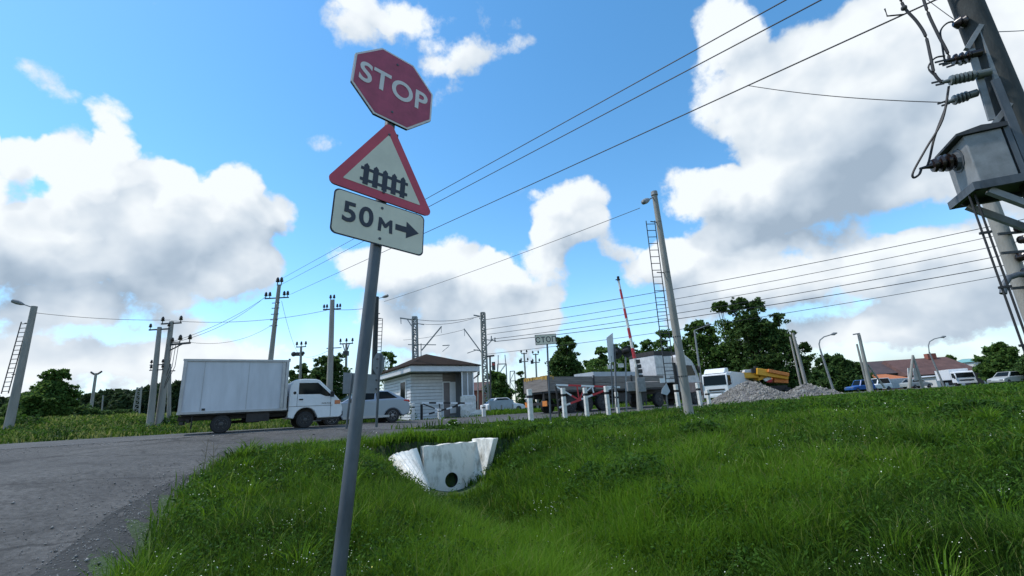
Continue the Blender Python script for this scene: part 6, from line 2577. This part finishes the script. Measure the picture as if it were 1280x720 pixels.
    b.tube([(X1 + .02, Y0 + .1, z1 - .05), (X1 + .05, Y0 + .15, z0 - .2), (Wd + .12, -.1, z0 - .6), (Wd + .12, -.1, .2)], .05, 8)
    b.build('drainpipe', 'chassis', t)


gatehouse()


# ------------------------------------------------------------------ gates, bollards, signs by the crossing
def bars(t, name, m, lst, Y, base, w=.07):
    b = MB()
    for (x0, y0, x1, y1) in lst:
        b.bar(at(x0, y0, Y) - base, at(x1, y1, Y) - base, w, w)
    return b.build(name, m, t)


def striped(t, base, x0, y0, x1, y1, Y, n, mats, w=.08, name='rail'):
    a, c = at(x0, y0, Y) - base, at(x1, y1, Y) - base
    rail = MB().bar(a, c, w, w).build(name, mats[0], t)
    for k in range(n):
        m = mats[k % len(mats)]
        if m != mats[0]:
            MB().bar(a.lerp(c, k / n), a.lerp(c, (k + 1) / n), w + .008, w + .008).build('band', m, rail)


def crossing_gates():
    Y = 23.5
    o = at(699, 513, Y)
    base = Vector((o.x, o.y, H(o.x, o.y)))
    t = thing('barrier_gate', 'red and white braced swing gate in front of the lorry side boards', 'gate', base)
    striped(t, base, 694, 481, 775, 484, Y, 5, ('white_paint', 'red_paint'), .085, 'top_rail')
    striped(t, base, 699, 509.5, 768, 483.5, Y, 5, ('white_paint', 'red_paint'), .085, 'diagonal_rail')
    striped(t, base, 695, 483, 724, 500, Y, 3, ('white_paint', 'white_paint', 'red_paint'), .07, 'brace')
    bars(t, 'strut', 'red_paint', [(721, 482, 724, 499), (731, 483, 725, 499)], Y, base, .06)
    bars(t, 'strut', 'white_paint', [(740, 483, 728, 494), (740, 483, 742, 491)], Y, base, .06)
    b = MB()
    b.cyl((0, 0, -.1), at(697, 480, Y) - base + Vector((-.1, 0, 0)), .05, n=8)
    b.build('post', 'chassis', t)
    Y = 27.5
    o = at(527, 521, Y)
    base = Vector((o.x, o.y, H(o.x, o.y)))
    t = thing('barrier_gate', 'black and white braced swing gate in front of the gatehouse', 'gate', base)
    b = MB()
    b.box((0, 0, .4), (.13, .13, 1.0))
    b.build('post', 'black', t)
    striped(t, base, 527.5, 503.5, 590, 504, Y, 7, ('white_paint', 'chassis'), .09, 'top_rail')
    striped(t, base, 529, 519.5, 580, 505, Y, 7, ('white_paint', 'chassis'), .09, 'diagonal_rail')
    striped(t, base, 529, 505, 551, 513.5, Y, 3, ('chassis', 'chassis', 'white_paint'), .07, 'brace')
    bars(t, 'strut', 'chassis', [(549, 504, 550, 512), (575, 504, 568, 508)], Y, base, .07)
    # white bollards with a black band
    spots = [(663.5, 520, 486.5, 21.5, 'white bollard standing alone left of the plate sign post', .10),
             (706, 515.5, 485, 22.6, 'white bollard at the left end of the red and white gate', .09),
             (733.5, 513, 484.5, 23.0, 'white bollard at the middle of the red and white gate', .085),
             (760, 509, 482.5, 23.0, 'white bollard at the right end of the red and white gate', .085),
             (772, 508, 490, 24.0, 'grey-white bollard beside the twin posts of the white board', .07),
             (847.5, 503, 480.5, 24.0, 'white bollard just left of the ladder lamp post', .085),
             (875, 501, 478.5, 24.5, 'white bollard just right of the ladder lamp post', .08),
             (886, 501, 487, 26, 'short white bollard before the white lorry', .08),
             (605, 520, 506, 28, 'white bollard right of the gatehouse steps', .10),
             (549.5, 523, 511, 27, 'short white bollard beneath the black and white gate', .09),
             (516.5, 523, 504, 27, 'white bollard against the gatehouse siding', .08)]
    for (px, by, ty, Y, lab, r) in spots:
        o = at(px, by, Y)
        base = Vector((o.x, o.y, H(o.x, o.y)))
        h = max(.6, at(px, ty, Y).z - base.z)
        t = thing('bollard', lab, 'bollard', base, .4, 'white bollards along the crossing road')
        b = MB()
        b.box((0, 0, h * .36 - .1), (r * 2, r * 2, h * .72 + .2))
        b.box((0, 0, h * .90), (r * 2, r * 2, h * .20))
        b.build('post', 'whitewash', t, bevel=.012)
        MB().box((0, 0, h * .76), (r * 1.9, r * 1.9, h * .08)).build('band', 'black', t)
    # raised boom barrier
    Y = 24.5
    o = at(799, 507, Y)
    base = Vector((o.x, o.y, H(o.x, o.y)))
    t = thing('boom_barrier', 'raised red and white barrier boom on a grey pedestal', 'barrier', base)

    def P(px, py, dy=0):
        return at(px, py, Y + dy) - base
    b = MB()
    b.cyl(Vector((0, 0, -.2)), P(795.5, 458), .17, .09, 10)
    b.build('pedestal', 'concrete', t)
    b = MB()
    b.bar(P(802, 470), P(803.5, 506), .10, .10)
    b.bar(P(806, 486), P(808, 506), .06, .06)
    b.build('rack', 'steel_dark', t)
    b = MB()
    b.box(P(801, 481), (.42, .35, .75))
    b.build('machine_box', 'steel_grey', t, bevel=.02)
    b = MB()
    b.box(P(790, 483, .3), (.55, .3, .5))
    b.build('drive_box', 'steel_grey', t, bevel=.02)
    b = MB()
    for (px, py) in ((797, 452), (798.5, 458), (800, 464), (801, 471)):
        b.box(P(px, py), (.22, .2, .2))
    b.build('counterweight', 'steel_dark', t)
    a, c = P(796, 461), P(773, 350)
    n = 9
    bo = MB().cyl(a, c, .092, .058, 8).build('boom', 'whitewash', t)
    for k in range(1, n, 2):
        r0, r1 = .096 - .035 * k / n, .096 - .035 * (k + 1) / n
        MB().cyl(a.lerp(c, k / n), a.lerp(c, (k + 1) / n), r0, r1, 8).build('red_band', 'red_paint', bo)
    b = MB()
    b.box(c + Vector((0, 0, .08)), (.12, .12, .26))
    b.bar(c + Vector((-.16, 0, .02)), c + Vector((.1, 0, .02)), .05, .05)
    b.build('boom_lamp', 'chassis', t)
    # crossing light with black discs
    Y = 25.5
    for (px, py, by, lab, r) in ((784, 439.5, 507, 'black crossing signal disc with hood left of the barrier pedestal', .32), (770.5, 441.5, 507, 'black crossing signal disc peeping out behind the tall white board', .32)):
        o = at(px - (2 if r else 0), by, Y)
        base = Vector((o.x, o.y, H(o.x, o.y)))
        t = thing('crossing_signal', lab, 'crossing signal', base, 0, 'crossing signals')
        ct = at(px, py, Y) - base
        MB().cyl((0, 0, -.1), (ct.x * .8, .04, ct.z), .05, .045, 8).build('mast', 'steel_grey', t)
        b = MB()
        b.cyl(ct + Vector((0, -.03, 0)), ct + Vector((0, .03, 0)), r, n=20)
        b.build('disc', 'black', t)
        b = MB()
        b.tube([ct + Vector((0, -.03, .05)), ct + Vector((-.16, -.12, .03)), ct + Vector((-.30, -.16, .0))], [.16, .13, .09], 10)
        b.build('lamp_hood', 'black', t, smooth=True)
        b = MB()
        b.box((0, -.02, ct.z - .75), (.30, .06, .22))
        b.build('white_plate', 'whitewash', t)
    # tall white board seen nearly edge-on
    Y = 21.5
    o = at(767, 508, Y)
    base = Vector((o.x, o.y, H(o.x, o.y)))
    t = thing('tall_sign', 'tall narrow white board turned away on twin grey posts', 'road sign', base)
    pts = [(758, 422, 0.0), (765.5, 416, .55), (767.5, 452, .55), (761, 453.5, 0.0)]
    b = MB()
    b.slab([at(px, py, Y + dy) - base for px, py, dy in pts], (.02, -.004, 0))
    b.build('board', 'box_white', t)
    b = MB()
    b.cyl(at(762.5, 445, Y + .25) - base + Vector((.05, .02, 0)), at(766, 509, Y + .25) - base, .03, n=8)
    b.cyl(at(767, 430, Y + .5) - base + Vector((.05, .02, 0)), at(771, 509, Y + .5) - base, .035, n=8)
    b.build('post', 'galv', t)
    # plate sign with a word
    Y = 20
    base, tp = base_top(687.5, 517, 684, 427, Y)
    t = thing('stop_line_sign', 'small white plate reading СТОП on a thin grey post', 'road sign', base)
    v = tp - base
    MB().cyl((v * (-.1)), v + Vector((0, .05, .1)), .042, .038, 12).build('post', 'galv', t, smooth=True)
    ct = at(682.3, 424.3, Y - .05) - base
    pl = MB().box((0, 0, 0), (.98, .012, .46)).build('plate', 'sign_black', t, bevel=.004)
    pl.location = ct
    pl.rotation_euler = (0, R(-2.0), R(10))
    MB().box((0, -.0085, 0), (.94, .003, .42)).build('white_field', 'sign_white', pl)
    tx = text_mesh('lettering', 'СТОП', .335, 'sign_black', pl, bold=.004, spacing=1.05)
    tx.location = (0, -.0125, 0)
    # white plate low on a post before the lorry
    Y = 23
    base, tp = base_top(833, 500, 831.5, 476, Y)
    t = thing('trackside_plate', 'low white plate above a pale sheet on a short post, before the lorry wheels', 'sign', base)
    v = tp - base
    MB().cyl((0, 0, -.1), v, .04, n=8).build('post', 'galv', t)
    MB().box(v + Vector((-.05, -.05, .02)), (.46, .03, .22)).build('plate', 'white_paint', t)
    b = MB()
    q = [at(px, py, Y - .1) - base for px, py in ((833, 479), (837.5, 489), (834, 494), (826.5, 492), (827.5, 486))]
    b.slab(q, (.0, -.03, 0))
    b.build('sheet', 'tarp', t)
    # sign backs behind the main post
    Y = 15.2
    o = at(472, 532, Y)
    base = Vector((o.x, o.y, H(o.x, o.y)))
    t = thing('road_sign', 'grey sign backs on two grey posts just behind the STOP sign post', 'road sign', base)

    def Q(px, py, dy=0):
        return at(px, py, Y + dy) - base
    b = MB()
    b.slab([Q(428.5, 492), Q(472.5, 491.5), Q(473, 468.5), Q(429.5, 465.5)], (0, -.02, 0))
    b.build('back_plate', 'sign_back', t)
    b = MB()
    ce = Q(473.3, 454.5, -.1)
    oc = [(ce.x + .21 * math.cos(PI / 8 + k * PI / 4), ce.z + .39 * math.sin(PI / 8 + k * PI / 4)) for k in range(8)]
    b.prism(oc, ce.y, ce.y + .02)
    b.build('octagon_back', 'sign_back', t)
    b = MB()
    b.cyl(Q(470.5, 534, -.14), Q(475, 443, -.14), .04, n=10)
    b.cyl(Q(433, 536, -.14), Q(440.5, 468, -.14), .035, n=10)
    b.build('post', 'galv', t, smooth=True)
    for px, py in ((472.5, 475), (472, 486), (473.6, 449), (473.4, 460)):
        MB().box(Q(px, py, -.05), (.14, .12, .04)).build('clamp', 'steel_dark', t)


crossing_gates()


# ------------------------------------------------------------------ far buildings
def house(name, label, px0, px1, py, Y, dep, eave_py, ridge_py, wallm, roofm, hip=.12, wins=(), over=.4):
    a, c = at(px0, py, Y), at(px1, py, Y)
    base = Vector(((a.x + c.x) / 2, Y, 1.2))
    W = c.x - a.x
    mid = (px0 + px1) / 2
    ze = at(mid, eave_py, Y).z - base.z
    zr = at(mid, ridge_py, Y + dep / 2).z - base.z
    t = thing(name, label, 'house', base, -.12)
    wl = MB().box((0, dep / 2, ze / 2), (W, dep, ze)).build('wall', wallm, t)
    o = over
    e = [(-W / 2 - o, -o, ze), (W / 2 + o, -o, ze), (W / 2 + o, dep + o, ze), (-W / 2 - o, dep + o, ze)]
    r = [(-W / 2 + W * hip, dep / 2, zr), (W / 2 - W * hip, dep / 2, zr)]
    b = MB()
    b.add(e + [(p[0], p[1], p[2] + .1) for p in e] + r, [(3, 2, 1, 0), (0, 1, 5, 4), (1, 2, 6, 5), (2, 3, 7, 6), (3, 0, 4, 7), (4, 5, 9, 8), (5, 6, 9), (6, 7, 8, 9), (7, 4, 8)])
    rf = b.build('roof', roofm, t)
    for (u, z0, z1, w_, m) in wins:
        f = MB().box((-W / 2 + W * u, -.03, (z0 + z1) / 2), (w_, .08, z1 - z0)).build('opening', m, t)
    return t, W, ze, zr, dep, rf


def far_buildings():
    house('red_brick_building', 'low red brick building behind the lattice mast', 568, 618, 505, 85, 8, 489, 478, 'brick_red', 'roof_red', .05, [(.5, 1, 2.2, 1.2, 'glass'), (.8, 1, 2.2, 1.2, 'glass')])
    t, W, ze, zr, dep, rf = house('long_house', 'brown-roofed long house behind the A-shaped pole', 1086, 1146, 487, 108, 14, 467, 450.5, 'wall_dark', 'roof_purple', .03, [(.2, .8, 2, 1.4, 'glass'), (.6, .8, 2, 1.4, 'glass')])
    house('orange_roofed_shed', 'shed with bright orange roof below the brown long roof', 1096, 1140, 486, 90, 7, 475, 467, 'brick_red', 'roof_orange', .3, [(.6, .2, 1.1, 1.5, 'wall_white')])
    t, W, ze, zr, dep, rf = house('long_house', 'long low house with red-brown roof and brick chimney on the far right', 1143, 1228, 485, 104, 15, 467, 446, 'wall_dark', 'roof_red', .04, [(.08, .2, 2.2, 2.4, 'chassis'), (.22, .2, 2.2, 2.2, 'chassis')])
    b = MB().box((W * .22, dep / 2 - .4, zr + .3), (1.9, 1.2, 1.3)).build('chimney', 'brick_red', rf)
    house('flat_shed', 'pale flat-fronted shed joined under the red-brown roof', 1174, 1206, 484, 90, 6, 469.5, 468, 'wall_white', 'tarp', .02, [(.62, .2, 1.0, 2.0, 'chassis')])
    house('teal_roofed_house', 'teal metal roof peeping over the right end of the long red roof', 1228, 1240, 480, 125, 8, 451, 447, 'wall_white', 'teal', .1)
    house('teal_roofed_house', 'small teal roof peeping between the two long brown roofs', 1147, 1155, 482, 128, 6, 457, 453, 'wall_white', 'teal', .1)
    # pale panels left of the lorry
    o = at(627, 514, 40)
    t = thing('panel_fence', 'pale grey panel fence left of the lorry tail', 'fence', (o.x, o.y, H(o.x, o.y)), .25)
    b = MB()
    b.box((0, 0, .78), (2.15, .10, .75))
    b.build('panel', 'tarp', t)
    b = MB()
    b.box((0, -.02, .28), (2.3, .2, .10))
    for x in (-1.0, 0, 1.0):
        b.box((x, 0, .3), (.12, .14, .9))
    b.build('post', 'concrete', t)
    o = at(1123, 484, 78)
    t = thing('cargo_container', 'pale blue-white container below the orange roof', 'container', (o.x, o.y, H(o.x, o.y)), -.05)
    MB().box((0, 1, .95), (3.9, 2, 1.6)).build('body', 'tarp', t, bevel=.03)
    b = MB()
    for k in range(9):
        b.box((-1.7 + k * .425, -.02, .95), (.05, .03, 1.5))
    b.build('rib', 'tarp', t)
    o = at(1246, 482, 66)
    t = thing('blue_fence', 'dark blue panel fence right of the white box truck', 'fence', (o.x, o.y, H(o.x, o.y)), -.1)
    b = MB()
    for k in range(4):
        b.box((-.6 + k * .4, 0, .7), (.37, .05, 1.3))
    b.build('panel', 'blue', t)
    MB().box((0, .06, 1.1), (1.7, .05, .08)).build('rail', 'steel_dark', t)
    # dry stalks at the roadside
    g = random.Random(3)
    for k, (px, py, Y, top, lab) in enumerate(((253, 596, 8.6, 549, 'taller dry brown stalk at the asphalt edge, left one'), (264, 594, 8.7, 553, 'shorter dry brown stalk at the asphalt edge, right one'))):
        o = at(px, py, Y)
        base = Vector((o.x, o.y, H(o.x, o.y)))
        t = thing('dry_stalk', lab, 'plant', base, 0, 'dry stalks by the asphalt')
        h = at(px, top, Y).z - base.z
        b = MB()
        b.tube([(0, 0, 0), (.01, 0, h * .5), (.03 - .05 * k, 0, h)], [.007, .005, .003], 5)
        for j in range(8):
            z = h * g.uniform(.3, .95)
            a = g.uniform(0, 6.28)
            l = g.uniform(.05, .16)
            b.tube([(.01, 0, z), (.01 + math.cos(a) * l, math.sin(a) * l, z + l * .9)], .0025, 4)
        b.build('stem', 'dry', t)


far_buildings()
